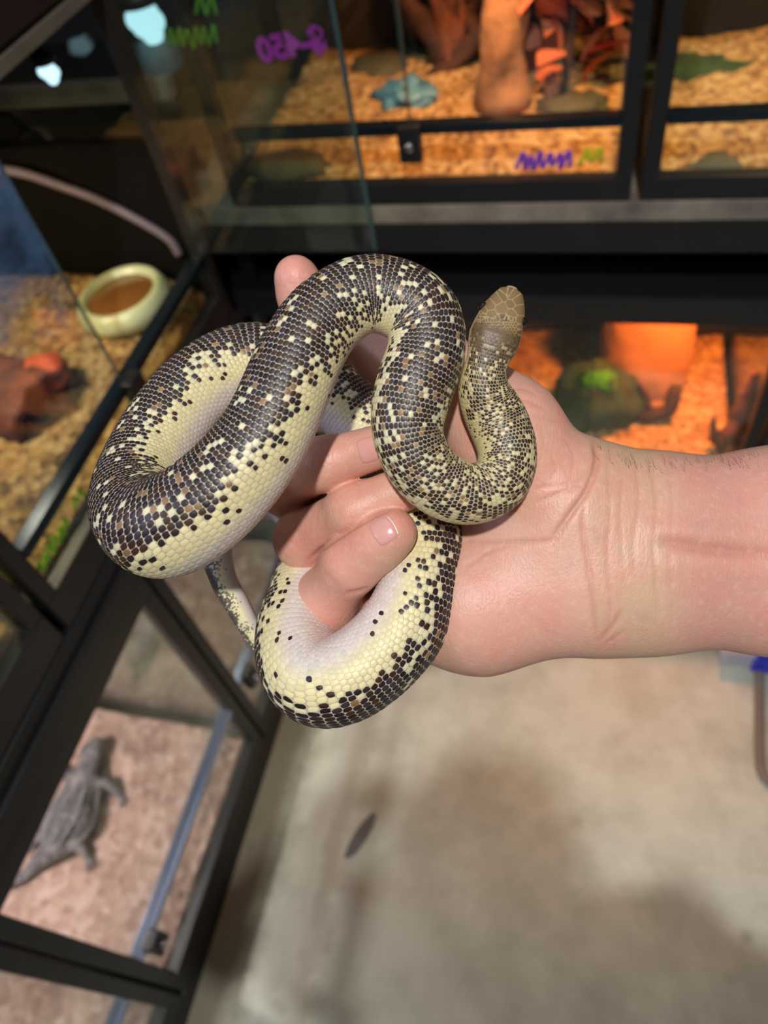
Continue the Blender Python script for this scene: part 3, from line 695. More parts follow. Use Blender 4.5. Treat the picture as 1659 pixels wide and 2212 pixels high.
# ---------------------------------------------------------------- the snake
HEAD_PX = 190.0
def snake():
    # px, py, depth (m), radius (px at that depth), dorsal direction (right, down, away)
    C = [
     (1105, 626, .2330, 18, 0.05, -0.25, -1), (1094, 660, .2325, 40, 0.05, -0.25, -1), (1078, 700, .2320, 50, 0.05, -0.2, -1), (1062, 750, .2320, 53, 0.05, -0.2, -1),
     (1047, 800, .2335, 44, 0.1, -0.1, -1), (1046, 850, .2370, 57, 0.2, 0, -1), (1073, 906, .2400, 65, 0.45, -0.1, -0.9), (1097, 977, .2390, 63, 0.55, 0.0, -0.9),
     (1079, 1044, .2370, 63, 0.30, 0.05, -1), (1006, 1069, .2350, 67, 0.0, -0.25, -1), (925, 1028, .2330, 72, -0.05, -0.2, -1), (879, 940, .2310, 76, -0.1, -0.1, -1),
     (893, 842, .2310, 85, 0.0, -0.1, -1), (923, 752, .2320, 83, 0.30, -0.2, -1), (905, 672, .2330, 84, 0.40, -0.45, -0.9), (808, 632, .2330, 82, 0.0, -0.65, -0.8),
     (722, 668, .2310, 85, -0.40, -0.5, -0.8), (664, 738, .2290, 90, -0.45, -0.3, -0.85), (622, 832, .2270, 94, -0.60, -0.25, -0.75), (577, 935, .2265, 97, -0.72, -0.35, -0.62),
     (508, 1030, .2275, 105, -0.72, -0.52, -0.50), (425, 1105, .2300, 111, -0.62, -0.66, -0.45), (342, 1140, .2370, 113, -0.75, -0.42, -0.50), (292, 1090, .2530, 98, -0.65, -0.15, -0.7),
     (318, 1000, .2680, 92, -0.80, -0.25, -0.5), (372, 908, .2770, 90, -0.85, -0.45, -0.35), (440, 832, .2830, 87, -0.75, -0.65, -0.3), (532, 782, .2880, 84, -0.3, -0.9, -0.3),
     (640, 800, .2900, 80, 0.30, -0.9, -0.15), (745, 880, .2880, 74, 0.65, -0.75, 0.0), (840, 990, .2830, 78, 0.8, -0.5, 0.0), (910, 1130, .2730, 86, 1.0, -0.1, 0.0),
     (912, 1235, .2660, 90, 1.0, 0.1, -0.12), (884, 1325, .2620, 94, 0.92, 0.40, -0.12), (835, 1395, .2600, 97, 0.75, 0.66, -0.12), (760, 1455, .2590, 99, 0.40, 0.92, -0.08),
     (690, 1471, .2610, 99, 0.0, 1.0, 0.02), (648, 1425, .2680, 94, -0.75, 0.6, 0.35), (641, 1350, .2780, 86, -0.85, 0.2, 0.65), (668, 1265, .2920, 80, -0.75, 0.0, 0.75),
     (690, 1160, .3100, 70, -0.9, -0.5, 0.3), (620, 1075, .3180, 58, -0.6, -0.8, 0.2), (520, 1085, .3160, 46, -0.8, -0.4, 0.0), (470, 1160, .3100, 36, -1.0, 0.2, 0.0),
     (478, 1240, .3060, 30, -0.9, 0.4, -0.1), (516, 1310, .3040, 27, -0.85, 0.5, -0.1), (556, 1385, .3020, 21, -0.85, 0.5, 0.0), (600, 1445, .3000, 13, -0.85, 0.5, 0.0), (630, 1480, .2990, 5, -0.8, 0.5, 0.0)]
    P = np.array([cpt(c[0], c[1], c[2]) for c in C]); Rm = np.array([c[3] * c[2] / F_PX for c in C]); Dv = np.array([c[4:7] for c in C], float)
    n = 6000
    S = spline(np.hstack([P, Rm[:, None], Dv]), n)
    # smooth
    ker = np.hanning(181); ker /= ker.sum()
    def sm(a, k=ker):
        h = len(k) // 2
        out = np.empty_like(a)
        for j in range(a.shape[1]):
            e = np.concatenate([2 * a[0, j] - a[h:0:-1, j], a[:, j], 2 * a[-1, j] - a[-2:-h - 2:-1, j]])
            out[:, j] = np.convolve(e, k, 'valid')
        return out
    S = sm(S)
    pos = S[:, :3]; rad = np.maximum(S[:, 3], 0.0005); dor = S[:, 4:7]
    ds = np.linalg.norm(np.diff(pos, axis=0), axis=1); s = np.concatenate([[0], np.cumsum(ds)])
    # head profile over the first part (half width in px against px distance from the snout)
    px_m = 0.2325 / F_PX
    hp = np.array([(0, 15), (2, 20), (6, 26), (16, 32), (32, 39), (50, 46), (70, 50), (92, 54), (112, 56), (132, 53), (152, 47), (172, 44), (195, 48), (225, 56), (260, 62)], float)
    spx = s / px_m
    prof = np.interp(spx, hp[:, 0], hp[:, 1]) * px_m
    k = sstep(225, 270, spx); rad = prof * (1 - k) + rad * k
    NS, SUB = 48, 4
    pitch = 2 * math.pi * np.maximum(rad, 0.0035) / NS * 0.98
    pitch = np.where(spx < 180, 2 * math.pi * 46 * px_m / NS * 0.98, pitch)
    v = np.concatenate([[0], np.cumsum(ds / (0.5 * (pitch[1:] + pitch[:-1])))])
    nv = int(v[-1] * SUB)
    vv = np.arange(nv + 1) / SUB
    ii = lambda a: np.interp(vv, v, a)
    pos = np.stack([ii(pos[:, j]) for j in range(3)], 1); rad = ii(rad); dor = np.stack([ii(dor[:, j]) for j in range(3)], 1); sp = ii(spx)
    T = np.gradient(pos, axis=0); T /= np.linalg.norm(T, axis=1)[:, None]
    dor = dor - T * (dor * T).sum(1)[:, None]; dor /= np.linalg.norm(dor, axis=1)[:, None]
    lat = np.cross(T, dor)
    nu = NS * SUB
    uu = np.arange(nu) / SUB
    th = (uu - NS / 2) / NS * 2 * math.pi            # 0 on the back, +-pi on the belly
    # flattened head, round body
    hk = 1 - sstep(120, 230, sp)
    ht = 1 - 0.34 * hk; hb = 1 - 0.45 * hk
    ct = np.cos(th)[None, :]; st = np.sin(th)[None, :]
    ex = 1 - 0.22 * hk[:, None]
    cx = np.sign(ct) * np.abs(ct) ** ex; sx_ = np.sign(st) * np.abs(st) ** ex
    r2 = rad[:, None]
    a_d = r2 * cx * np.where(ct > 0, ht[:, None], hb[:, None]); a_l = r2 * sx_
    belly = sstep(2.2, 3.14, np.abs(th))[None, :]
    a_d = a_d * (1 - 0.06 * belly * (1 - hk[:, None]))
    # raised scales
    U = uu[None, :] + 0.0 * vv[:, None]; Vv = vv[:, None] + 0.0 * uu[None, :]
    rowi = np.floor(Vv + 1e-6).astype(int); off = 0.5 * (rowi % 2)
    fu = (U + off) % 1.0 - 0.5; fv = Vv - rowi - 0.5
    dome = np.clip(1 - (np.abs(fu * 1.9) ** 3 + np.abs(fv * 1.9) ** 3), 0, 1) ** 0.6
    pit = (2 * math.pi * rad / NS)[:, None]
    body = sstep(95, 150, sp)[:, None]
    disp = pit * 0.085 * dome * body
    nrm = dor[:, None, :] * ct[..., None] + lat[:, None, :] * st[..., None]
    Pt = pos[:, None, :] + dor[:, None, :] * a_d[..., None] + lat[:, None, :] * a_l[..., None]
    # head plates
    ppx = Pt[..., 0] / Pt[..., 2] * F_PX + CX; ppy = Pt[..., 1] / Pt[..., 2] * F_PX + CY
    seeds = [(950, 290), (1100, 285), (850, 350), (1095, 420), (1165, 380), (925, 500), (735, 445), (1110, 585), (760, 610), (940, 670), (1085, 690), (620, 540), (1190, 520), (1040, 240), (1000, 232)]
    rnd = random.Random(3)
    for gy in range(700, 1000, 46):
        for gx in range(380, 1200, 46): seeds.append((gx + rnd.uniform(-10, 10) + (23 if (gy // 46) % 2 else 0), gy + rnd.uniform(-9, 9)))
    for gy in range(560, 700, 46):
        for gx in range(420, 640, 46): seeds.append((gx + rnd.uniform(-9, 9), gy + rnd.uniform(-9, 9)))
    seeds = np.array(seeds, float) / 7.54 + np.array((960, 600))
    hm = np.where(sp < 170)[0][-1] + 1
    g0 = np.zeros(Pt.shape[:2]); plate = np.zeros(Pt.shape[:2], int)
    dd = np.sqrt((ppx[:hm, :, None] - seeds[:, 0]) ** 2 + (ppy[:hm, :, None] - seeds[:, 1]) ** 2)
    so = np.sort(dd, axis=2)[:, :, :2]; plate[:hm] = np.argmin(dd, axis=2)
    topm = (np.abs(th) < 1.75)[None, :]
    g0[:hm] = np.exp(-((so[..., 1] - so[..., 0]) / 1.15) ** 2) * topm
    hfade = (1 - sstep(88, 112, sp))[:, None]
    groove = g0 * hfade
    disp = disp - groove * 0.00010
    # brow ridge
    Pt = Pt + nrm * disp[..., None]
    # close the snout and the tail tip
    ncol = nu
    V = Pt.reshape(-1, 3)
    i0 = np.arange(nv)[:, None] * ncol; k0 = np.arange(ncol)[None, :]; k1 = (k0 + 1) % ncol
    Q = np.stack([i0 + k0, i0 + k1, i0 + ncol + k1, i0 + ncol + k0], -1).reshape(-1, 4)
    tip = pos[0] - T[0] * 0.0012; end = pos[-1] + T[-1] * 0.001
    # small rings towards the tip keep the snout rounded
    rings = []
    for f_, o_ in ((0.80, 0.0006), (0.45, 0.0010)):
        rings.append(pos[0] + (Pt[0] - pos[0]) * f_ - T[0] * o_)
    base_i = len(V)
    V = np.vstack([V, rings[0], rings[1], [tip], [end]])
    q2 = []
    kk = np.arange(ncol); kn = (kk + 1) % ncol
    q2.append(np.stack([base_i + kk, base_i + kn, kn, kk], 1))
    q2.append(np.stack([base_i + ncol + kk, base_i + ncol + kn, base_i + kn, base_i + kk], 1))
    ti = base_i + 2 * ncol
    a0 = kk[::2]; q2.append(np.stack([np.full(len(a0), ti), base_i + ncol + (a0 + 2) % ncol, base_i + ncol + a0 + 1, base_i + ncol + a0], 1))
    lr = nv * ncol
    q2.append(np.stack([np.full(len(a0), ti + 1), lr + a0, lr + a0 + 1, lr + (a0 + 2) % ncol], 1))
    # the grid quads run snout -> tail: orient outward
    Qall = np.vstack([Q] + q2)
    Vw = to_world(V)
    # pigment per scale (face values)
    fi = np.arange(nv)[:, None] + np.zeros((1, ncol), int); fk = np.zeros((nv, 1), int) + np.arange(ncol)[None, :]
    iv = fi // SUB; par = iv % 2
    iu = ((fk + 2 * par) // SUB) % NS
    uc = (iu + 0.5 - 0.5 * par)
    thc = np.abs((uc - NS / 2) / NS * 2 * math.pi); thc = np.where(thc > math.pi, 2 * math.pi - thc, thc)
    sgn = np.sign(uc - NS / 2)
    rs = np.random.RandomState(11); H = rs.rand(4, NS + 2, iv.max() + 2)
    h1, h2, h3, h4 = (H[q][iu, iv] for q in range(4))
    nA = vnoise(uc / 4.0 + 50, iv / 6.0 + 3, 21); nB = vnoise(uc / 2.1 + 10, iv / 2.3 + 7, 22); nC = vnoise(uc / 6.0, iv / 9.0, 23)
    nD = vnoise(uc / 1.6 + 31, iv / 1.8, 24)
    row_s = np.interp(iv + 0.5, vv, sp)                      # px distance from the snout
    dark = np.array(lin((46, 35, 37))); dark2 = np.array(lin((66, 44, 34))); slate = np.array(lin((58, 50, 58)))
    cream = np.array(lin((238, 228, 186))); yellow = np.array(lin((242, 228, 170))); tan = np.array(lin((158, 122, 84))); white = np.array(lin((232, 218, 208))); pinkw = np.array(lin((226, 202, 194)))
    young = (1 - sstep(420, 1000, row_s))                     # finer, browner mottling near the neck
    lim = 1.30 + 0.75 * (nA - 0.5) + 0.45 * (nC - 0.5) + 0.45 * (nD - 0.5)
    pd = sstep(0.70, -0.55, thc - lim)
    pd = np.where(thc < 0.7, np.maximum(pd, 0.95), pd)
    nE = vnoise(uc / 1.25 + 77, iv / 1.35 + 5, 25)
    mott = nB * 0.35 + nD * 0.25 + nE * 0.40
    is_dark = h1 < pd * (1 - 0.05 - 0.12 * young)
    patch = (mott > 0.725 - 0.05 * young) & (thc < 2.0)
    is_dark &= ~patch
    col = np.empty(iu.shape + (3,))
    k1_ = sstep(0.9, 1.5, thc)[..., None]; k2_ = sstep(1.70, 2.20, thc)[..., None]
    lc = cream * (1 - k1_) + yellow * k1_; lc = lc * (1 - k2_) + white * k2_
    k3_ = sstep(2.3, 2.9, thc)[..., None]; lc = lc * (1 - k3_) + pinkw * k3_
    yt_ = np.array(lin((212, 192, 122)))
    lc = lc * (1 - 0.45 * young[..., None]) + yt_ * 0.45 * young[..., None]
    lc = lc * (0.90 + 0.16 * h2[..., None])
    dk = np.where((h3 < 0.30)[..., None], dark2, dark); dk = np.where((h3 > 0.72)[..., None], slate, dk)
    dk = dk * (0.70 + 0.6 * h2[..., None])
    dk = dk * (1 - 0.5 * young[..., None]) + (np.array(lin((70, 54, 42))) * (0.6 + 0.8 * h2[..., None])) * 0.5 * young[..., None]
    is_tan = (h4 < 0.045 + 0.09 * young) & (thc < 1.25)
    col[:] = np.where(is_dark[..., None], dk, lc)
    col = np.where((is_tan & (is_dark | patch))[..., None], tan * (0.7 + 0.5 * h2[..., None]), col)
    # how much of its cell a dark scale fills: full on the back, shrinking to flecks on the flank and by the neck
    fill = np.clip(0.60 + 0.55 * pd + 0.35 * (h4 - 0.5), 0.25, 1.1) - 0.38 * young * (0.4 + h3)
    fill = np.where(is_dark, fill, 1.0)
    # head colour
    fsp = np.interp(fi + 0.5, np.arange(nv + 1), sp)
    olive = np.array(lin((138, 112, 74))); labial = np.array(lin((226, 196, 176)))
    tf = np.abs((fk + 0.5) / SUB - NS / 2) / NS * 2 * math.pi
    side = sstep(1.08, 1.35, tf)[..., None]
    prand = rs.rand(len(seeds) + 1)[plate[:-1]]
    hc = olive * (0.88 + 0.24 * prand[..., None]) * (1 - side) + labial * side
    ncol_ = np.array(lin((104, 82, 48))) * (0.7 + 0.6 * h2[..., None])
    dsp_ = np.exp(-((ppx[:-1] - 1090) ** 2 / 90 + (ppy[:-1] - 689) ** 2 / 50))[..., None] * 0.75
    hc = hc * (1 - dsp_) + np.array(lin((62, 42, 26))) * dsp_
    rear = sstep(75, 105, fsp)[..., None] * (1 - side)
    hc = hc * (1 - rear) + ncol_ * rear
    hmix = 1 - sstep(125, 185, fsp + 40 * (h1 - 0.5))
    col = col * (1 - hmix[..., None]) + hc * hmix[..., None]
    nf = len(Qall); FC = np.ones((nf, 4)); FC[:, :3] = hc[0, 0]
    FC[:nv * ncol, :3] = col.reshape(-1, 3)
    FC[nv * ncol:nv * ncol + len(q2[0]) + len(q2[1]) + len(q2[2]), :3] = labial * 0.5 + olive * 0.5
    FC[-len(a0):, :3] = dark
    base = Vw.mean(0); base[2] = Vw[:, 2].min()
    me = np_mesh('snake', Vw - base, Qall)
    at = me.attributes.new('pigment', 'FLOAT_COLOR', 'FACE'); at.data.foreach_set('color', FC.astype(np.float32).ravel())
    dkf = np.zeros(nf, np.float32); dkf[:nv * ncol] = (is_dark.astype(float) * (1 - hmix)).ravel()
    at = me.attributes.new('darkness', 'FLOAT', 'FACE'); at.data.foreach_set('value', dkf)
    fl_ = np.ones(nf, np.float32); fl_[:nv * ncol] = (fill * (1 - hmix) + hmix).ravel()
    at = me.attributes.new('fill', 'FLOAT', 'FACE'); at.data.foreach_set('value', fl_)
    ub = np.zeros((nf, 3), np.float32); ub[:nv * ncol] = (lc * (1 - hmix[..., None]) + hc * hmix[..., None]).reshape(-1, 3)
    ub = np.hstack([ub, np.ones((nf, 1), np.float32)])
    at = me.attributes.new('ground', 'FLOAT_COLOR', 'FACE'); at.data.foreach_set('color', ub.ravel())
    gv = np.zeros(len(V), np.float32); gv[:base_i] = groove.ravel()
    at = me.attributes.new('groove', 'FLOAT', 'POINT'); at.data.foreach_set('value', gv)
    hv = np.zeros(len(V), np.float32); hv[:base_i] = (body + 0 * groove).ravel()
    at = me.attributes.new('bodymask', 'FLOAT', 'POINT'); at.data.foreach_set('value', hv)
    bl = np.zeros(len(V), np.float32); bl[:base_i] = (sstep(1.2, 2.0, np.abs(th))[None, :] + 0 * groove).ravel()
    at = me.attributes.new('belly', 'FLOAT', 'POINT'); at.data.foreach_set('value', bl)
    uvl = me.uv_layers.new(name='lattice')
    uvq = np.zeros((nf, 4, 2), np.float32)
    fu0 = np.arange(ncol)[None, :] / SUB + np.zeros((nv, 1)); fv0 = np.arange(nv)[:, None] / SUB + np.zeros((1, ncol))
    o4 = [(0, 0), (1, 0), (1, 1), (0, 1)]
    for j, (a, b) in enumerate(o4):
        uvq[:nv * ncol, j, 0] = (fu0 + a / SUB).ravel(); uvq[:nv * ncol, j, 1] = (fv0 + b / SUB).ravel()
    uvl.data.foreach_set('uv', uvq.ravel())
    # shader: scale shape from the lattice, pigment from the faces
    t = NT('snake_skin')
    pig = t.n('ShaderNodeAttribute', attribute_name='pigment').outputs['Color']
    dkn = t.n('ShaderNodeAttribute', attribute_name='darkness').outputs['Fac']
    gr = t.n('ShaderNodeAttribute', attribute_name='groove').outputs['Fac']
    bm_ = t.n('ShaderNodeAttribute', attribute_name='bodymask').outputs['Fac']
    be = t.n('ShaderNodeAttribute', attribute_name='belly').outputs['Fac']
    uv = t.n('ShaderNodeUVMap', uv_map='lattice').outputs[0]
    wcol = t.n('ShaderNodeTexNoise', {'Vector': uv, 'Scale': 0.9, 'Detail': 2.0}).outputs['Color']
    wv = t.n('ShaderNodeVectorMath', {0: wcol, 1: (0.5, 0.5, 0.5)}, operation='SUBTRACT').outputs[0]
    wv = t.n('ShaderNodeVectorMath', {0: wv, 'Scale': 0.45}, operation='SCALE').outputs[0]
    uvw = t.n('ShaderNodeVectorMath', {0: uv, 1: wv}, operation='ADD').outputs[0]
    sep = t.n('ShaderNodeSeparateXYZ', {0: uvw})
    row = t.math('FLOOR', t.n('ShaderNodeSeparateXYZ', {0: uv}).outputs[1]); fv_ = t.math('SUBTRACT', t.math('SUBTRACT', sep.outputs[1], row), 0.5)
    offn = t.math('MULTIPLY', t.math('MODULO', row, 2.0), 0.5)
    fu_ = t.math('SUBTRACT', t.math('FRACT', t.math('ADD', sep.outputs[0], offn)), 0.5)
    wob = t.noise(2.6, 4, 0.8, uv)
    d3 = t.math('ADD', t.math('POWER', t.math('MULTIPLY', t.math('ABSOLUTE', fu_), 2.0), 2.6), t.math('POWER', t.math('MULTIPLY', t.math('ABSOLUTE', fv_), 2.0), 2.6))
    d3 = t.math('ADD', d3, t.math('MULTIPLY', t.math('SUBTRACT', wob, 0.5), 1.1))
    edge = t.n('ShaderNodeMapRange', {0: d3, 1: 0.72, 2: 1.02, 3: 0.0, 4: 1.0}).outputs[0]
    edge = t.math('MULTIPLY', edge, bm_)
    filln = t.n('ShaderNodeAttribute', attribute_name='fill').outputs['Fac']; grd = t.n('ShaderNodeAttribute', attribute_name='ground').outputs['Color']
    inner = t.n('ShaderNodeMapRange', {0: t.math('SUBTRACT', d3, filln), 1: -0.18, 2: 0.10, 3: 0.0, 4: 1.0}).outputs[0]
    wob2 = t.noise(6.0, 3, 0.75, uv)
    inner = t.math('MULTIPLY', inner, dkn)
    c0 = t.mix(inner, pig, grd)
    skin = t.mix(be, L4((150, 134, 124)), L4((238, 230, 212)))
    estr = t.math('MULTIPLY', edge, t.math('ADD', t.math('MULTIPLY', wob2, 0.5), 0.25), clamp=True)
    c = t.mix(estr, c0, skin)
    c = t.mix(t.math('MULTIPLY', gr, 0.75, clamp=True), c, L4((206, 180, 138)))
    fine = t.noise(9.0, 3, 0.6, uv)
    c = t.mix(0.25, c, t.mix(fine, L4((90, 80, 80)), (1, 1, 1, 1)), 'MULTIPLY')
    h = t.math('SUBTRACT', 1.0, edge)
    pr = t.principled(Base_Color=c, Roughness=0.42, Normal=t.bump(h, 0.45, 0.0004))
    pr.inputs['Subsurface Weight'].default_value = 0.0
    pr.inputs['Subsurface Radius'].default_value = (0.004, 0.003, 0.002)
    pr.inputs['Subsurface Scale'].default_value = 0.5
    pr.inputs['Specular IOR Level'].default_value = 0.42
    o = link('snake', me, t.m, loc=tuple(base))
    tag(o, 'live snake with dark speckled back and yellow sides looped over the hand', 'snake')
    # eyes
    te = NT('snake_eye'); te.principled(Base_Color=te.mix(te.noise(300, 2, 0.5, te.coords()), L4((14, 13, 16)), L4((40, 34, 30))), Roughness=0.05)
    ri = int(np.argmin(np.abs(sp - 62)))
    for sg in (-1, 1):
        a = sg * 1.36
        kx = int(round((a / (2 * math.pi) * NS + NS / 2) * SUB))
        pc = to_world(Pt[ri, kx] - nrm[ri, kx] * 0.0003) - base
        e = blob('eye', tuple(pc), (0.0016, 0.0016, 0.0016), te.m, 1, 0, 1, 3, parent=o)
    return o
snake_obj = snake()

# ---------------------------------------------------------------- the hand and forearm
def hand():
    def rp(r, d): return r * d / F_PX
    def pr(a, b, fl=1.0):      # a, b = (px, py, depth, radius px)
        return (cpt(*a[:3]), cpt(*b[:3]), rp(a[3], a[2]), rp(b[3], b[2]), (1, 1, fl))
    palm = [
        pr((1360, 1195, .2720, 200), (1700, 1190, .2760, 208), 1.45),
        pr((1700, 1190, .2760, 208), (2250, 1200, .2900, 235), 1.40),
        pr((1270, 1185, .2710, 190), (1380, 1195, .2720, 200), 1.45),
        pr((1235, 1270, .2700, 128), (1030, 1300, .2760, 138), 1.15),     # heel below the little finger
        pr((1030, 1300, .2760, 138), (930, 1318, .2880, 108), 1.15),
        pr((1205, 1072, .2640, 112), (1085, 935, .2630, 116), 1.10),      # ball of the thumb
        pr((1250, 1100, .2700, 120), (1180, 1200, .2740, 140), 1.35),
        pr((1180, 1190, .2780, 150), (960, 1160, .2930, 150), 1.55),
        pr((1010, 1010, .2900, 105), (940, 1110, .2980, 105), 1.40),
        pr((940, 1110, .2980, 105), (930, 1250, .2970, 105), 1.40)]
    thumb = [
        pr((1090, 935, .2640, 112), (1008, 848, .2700, 84)),
        pr((1008, 848, .2700, 84), (945, 778, .2820, 66)),
        pr((945, 778, .2820, 62), (905, 712, .2930, 54))]
    index = [
        pr((985, 955, .2960, 84), (800, 735, .3080, 60)),
        pr((800, 735, .3080, 58), (690, 690, .3030, 53)),
        pr((690, 690, .3030, 52), (655, 640, .2960, 51)),
        pr((655, 640, .2960, 51), (640, 600, .2920, 47))]
    middle = [
        pr((910, 1090, .2990, 78), (640, 1060, .3060, 64)),
        pr((640, 1060, .3060, 64), (612, 1050, .2900, 60)),
        pr((612, 1049, .2900, 57), (700, 1002, .2620, 54)),
        pr((700, 1002, .2620, 54), (840, 958, .2540, 47))]
    ring = [
        pr((905, 1205, .2990, 78), (680, 1180, .3020, 66)),
        pr((680, 1180, .3020, 64), (657, 1164, .2850, 61)),
        pr((657, 1164, .2850, 60), (765, 1104, .2600, 55)),
        pr((765, 1104, .2600, 55), (885, 1050, .2540, 48))]
    pinky = [
        pr((900, 1320, .2980, 76), (735, 1318, .2960, 66)),
        pr((735, 1318, .2960, 66), (702, 1300, .2790, 67)),
        pr((702, 1300, .2790, 65), (760, 1215, .2600, 62)),
        pr((760, 1215, .2600, 62), (815, 1172, .2540, 57)),
        pr((815, 1172, .2540, 57), (848, 1150, .2500, 53))]
    allp = palm + thumb + index + middle + ring + pinky
    E0 = np.array([p[0] for p in allp] + [p[1] for p in allp]); rr = np.array([p[2] for p in allp] + [p[3] for p in allp])
    lo = (E0 - rr[:, None]).min(0) - 0.003; hi = (E0 + rr[:, None]).max(0) + 0.003
    h = 0.00082
    X = grid(lo, hi, h)
    shape = X[0].shape
    def part(prims, k):
        Fv = np.full(shape, 0.05, np.float32)
        for a, b, ra, rb, fl in prims:
            m = 0.022
            l0 = np.minimum(a - ra, b - rb) - m; h0 = np.maximum(a + ra, b + rb) + m
            i0 = np.maximum(((l0 - lo) / h).astype(int), 0); i1 = np.minimum(((h0 - lo) / h).astype(int) + 2, shape)
            sl = tuple(slice(i0[q], i1[q]) for q in range(3))
            f = rcone([x[sl] for x in X], a, b, ra, rb, fl)
            Fv[sl] = smin(Fv[sl], f, k)
        return Fv
    Fp = part(palm, 0.016)
    Ft = part(thumb, 0.006)
    Ff = part(index, 0.005)
    for fg in (middle, ring, pinky): Ff = smin(Ff, part(fg, 0.0055), 0.0009)
    Fv = smin(smin(Fp, Ft, 0.010), Ff, 0.007)
    V, Q = surface_nets(Fv, lo, h)
    del X, Fp, Ft, Ff, Fv
    # normals for the creases
    me0 = np_mesh('tmp', V, Q); N = np.empty(len(V) * 3, np.float32); me0.vertices.foreach_get('normal', N); N = N.reshape(-1, 3); bpy.data.meshes.remove(me0)
    px = V[:, 0] / V[:, 2] * F_PX + CX; py = V[:, 1] / V[:, 2] * F_PX + CY
    front = np.clip(-N[:, 2] * 2.0, 0, 1)
    def crease(poly, width, depth, fade=True):
        poly = spline([(a, b, 0) for a, b in poly], 30)[:, :2]
        x0, y0 = poly.min(0) - 40; x1, y1 = poly.max(0) + 40
        sel = np.where((px > x0) & (px < x1) & (py > y0) & (py < y1) & (front > 0))[0]
        best = np.full(len(sel), 1e9); tt = np.zeros(len(sel))
        for i in range(len(poly) - 1):
            a, b = poly[i], poly[i + 1]; ba = b - a; bb = ba @ ba + 1e-9
            t_ = np.clip(((px[sel] - a[0]) * ba[0] + (py[sel] - a[1]) * ba[1]) / bb, 0, 1)
            d = np.hypot(px[sel] - a[0] - ba[0] * t_, py[sel] - a[1] - ba[1] * t_)
            up = d < best; best[up] = d[up]; tt[up] = (i + t_[up]) / (len(poly) - 1)
        f_ = np.sqrt(np.clip(4 * tt * (1 - tt) + 0.1, 0, 1)) if fade else 1.0
        g = np.exp(-(best / width) ** 2) * f_ * front[sel]
        return sel, g * depth * 0.001
    dsp = np.zeros(len(V)); red = np.zeros(len(V))
    CR = [([(1284, 953), (1290, 998), (1268, 1060), (1238, 1103), (1196, 1160)], 7, 1.25), ([(1263, 1078), (1259, 1140), (1270, 1213), (1280, 1286), (1291, 1385)], 6, 0.55),
          ([(1210, 1150), (1184, 1169), (1106, 1170), (1010, 1166)], 5, 0.55), ([(1156, 1086), (1220, 1062), (1280, 1038)], 5, 0.40), ([(1150, 1055), (1230, 1045), (1282, 1020)], 4, 0.25),
          ([(1314, 1000), (1318, 1100), (1312, 1200), (1320, 1300), (1312, 1370)], 5, 0.32), ([(1345, 1020), (1340, 1120), (1350, 1260)], 4, 0.22), ([(1372, 995), (1380, 1080), (1368, 1180), (1372, 1260)], 5, 0.28),
          ([(1398, 985), (1418, 1080), (1412, 1180), (1420, 1330)], 5, 0.35), ([(1440, 990), (1452, 1080), (1446, 1200), (1454, 1330)], 5, 0.22),
          ([(1426, 1168), (1480, 1178), (1560, 1190), (1700, 1200)], 14, 0.9), ([(1294, 1388), (1325, 1350), (1342, 1320)], 6, 0.5), ([(1305, 1395), (1345, 1365)], 5, 0.35),
          ([(1101, 862), (1140, 866), (1185, 888)], 4, 0.35), ([(1096, 838), (1130, 840), (1160, 852)], 4, 0.25), ([(1120, 905), (1170, 902), (1215, 915)], 4, 0.22),
          ([(1000, 1230), (1060, 1190), (1120, 1180)], 4, 0.3), ([(1240, 1105), (1215, 1150), (1190, 1185)], 4, 0.4),
          ([(1180, 960), (1200, 1010), (1180, 1060)], 4, 0.16), ([(1220, 945), (1240, 990), (1230, 1050)], 4, 0.16), ([(1160, 900), (1175, 960), (1160, 1020)], 4, 0.14),
          ([(748, 1282), (772, 1279), (796, 1270)], 5, 0.75), ([(700, 1235), (725, 1262), (740, 1290)], 6, 0.20),
          ([(668, 1208), (730, 1160), (800, 1118), (850, 1096)], 5, 0.9),
          ([(762, 1035), (776, 1052), (772, 1075)], 5, 0.25), ([(690, 1085), (702, 1110), (700, 1140)], 6, 0.16), ([(725, 1078), (735, 1100), (732, 1128)], 6, 0.14)]
    for poly, w_, d_ in CR:
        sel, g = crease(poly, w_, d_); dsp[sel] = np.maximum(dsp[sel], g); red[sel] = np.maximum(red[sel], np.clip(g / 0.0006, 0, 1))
    # tendons at the wrist rise a little either side of the groove
    for poly, w_, d_ in (([(1400, 1140), (1500, 1146), (1700, 1160)], 24, 0.8), ([(1400, 1215), (1500, 1225), (1700, 1235)], 30, 0.6)):
        sel, g = crease(poly, w_, d_); dsp[sel] -= g
    V = V - N * dsp[:, None]
    # skin tone: paler wrist, pink palm, rosy fingertips and knuckles
    def spot(x, y, r): return np.exp(-((px - x) ** 2 + (py - y) ** 2) / (r * r))
    rosy = 0.9 * spot(640, 590, 80) + 0.7 * spot(870, 1130, 45) + 0.6 * spot(760, 1190, 70) + 0.45 * spot(690, 1330, 80) + 0.5 * spot(650, 1180, 60) + 0.35 * spot(1120, 1330, 130) + 0.35 * spot(1110, 860, 90) + 0.25 * spot(1560, 1100, 150) + 0.2 * spot(1180, 1000, 110) + 0.3 * spot(720, 1000, 90)
    rosy = np.clip(rosy, 0, 1)
    yellowish = np.clip(sstep(1250, 1300, px) * (1 - sstep(1400, 1560, px)), 0, 1)
    arm = sstep(1400, 1520, px)
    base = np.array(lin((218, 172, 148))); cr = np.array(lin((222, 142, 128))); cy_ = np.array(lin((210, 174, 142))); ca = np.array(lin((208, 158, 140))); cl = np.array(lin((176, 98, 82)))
    c = np.repeat(base[None], len(V), 0)
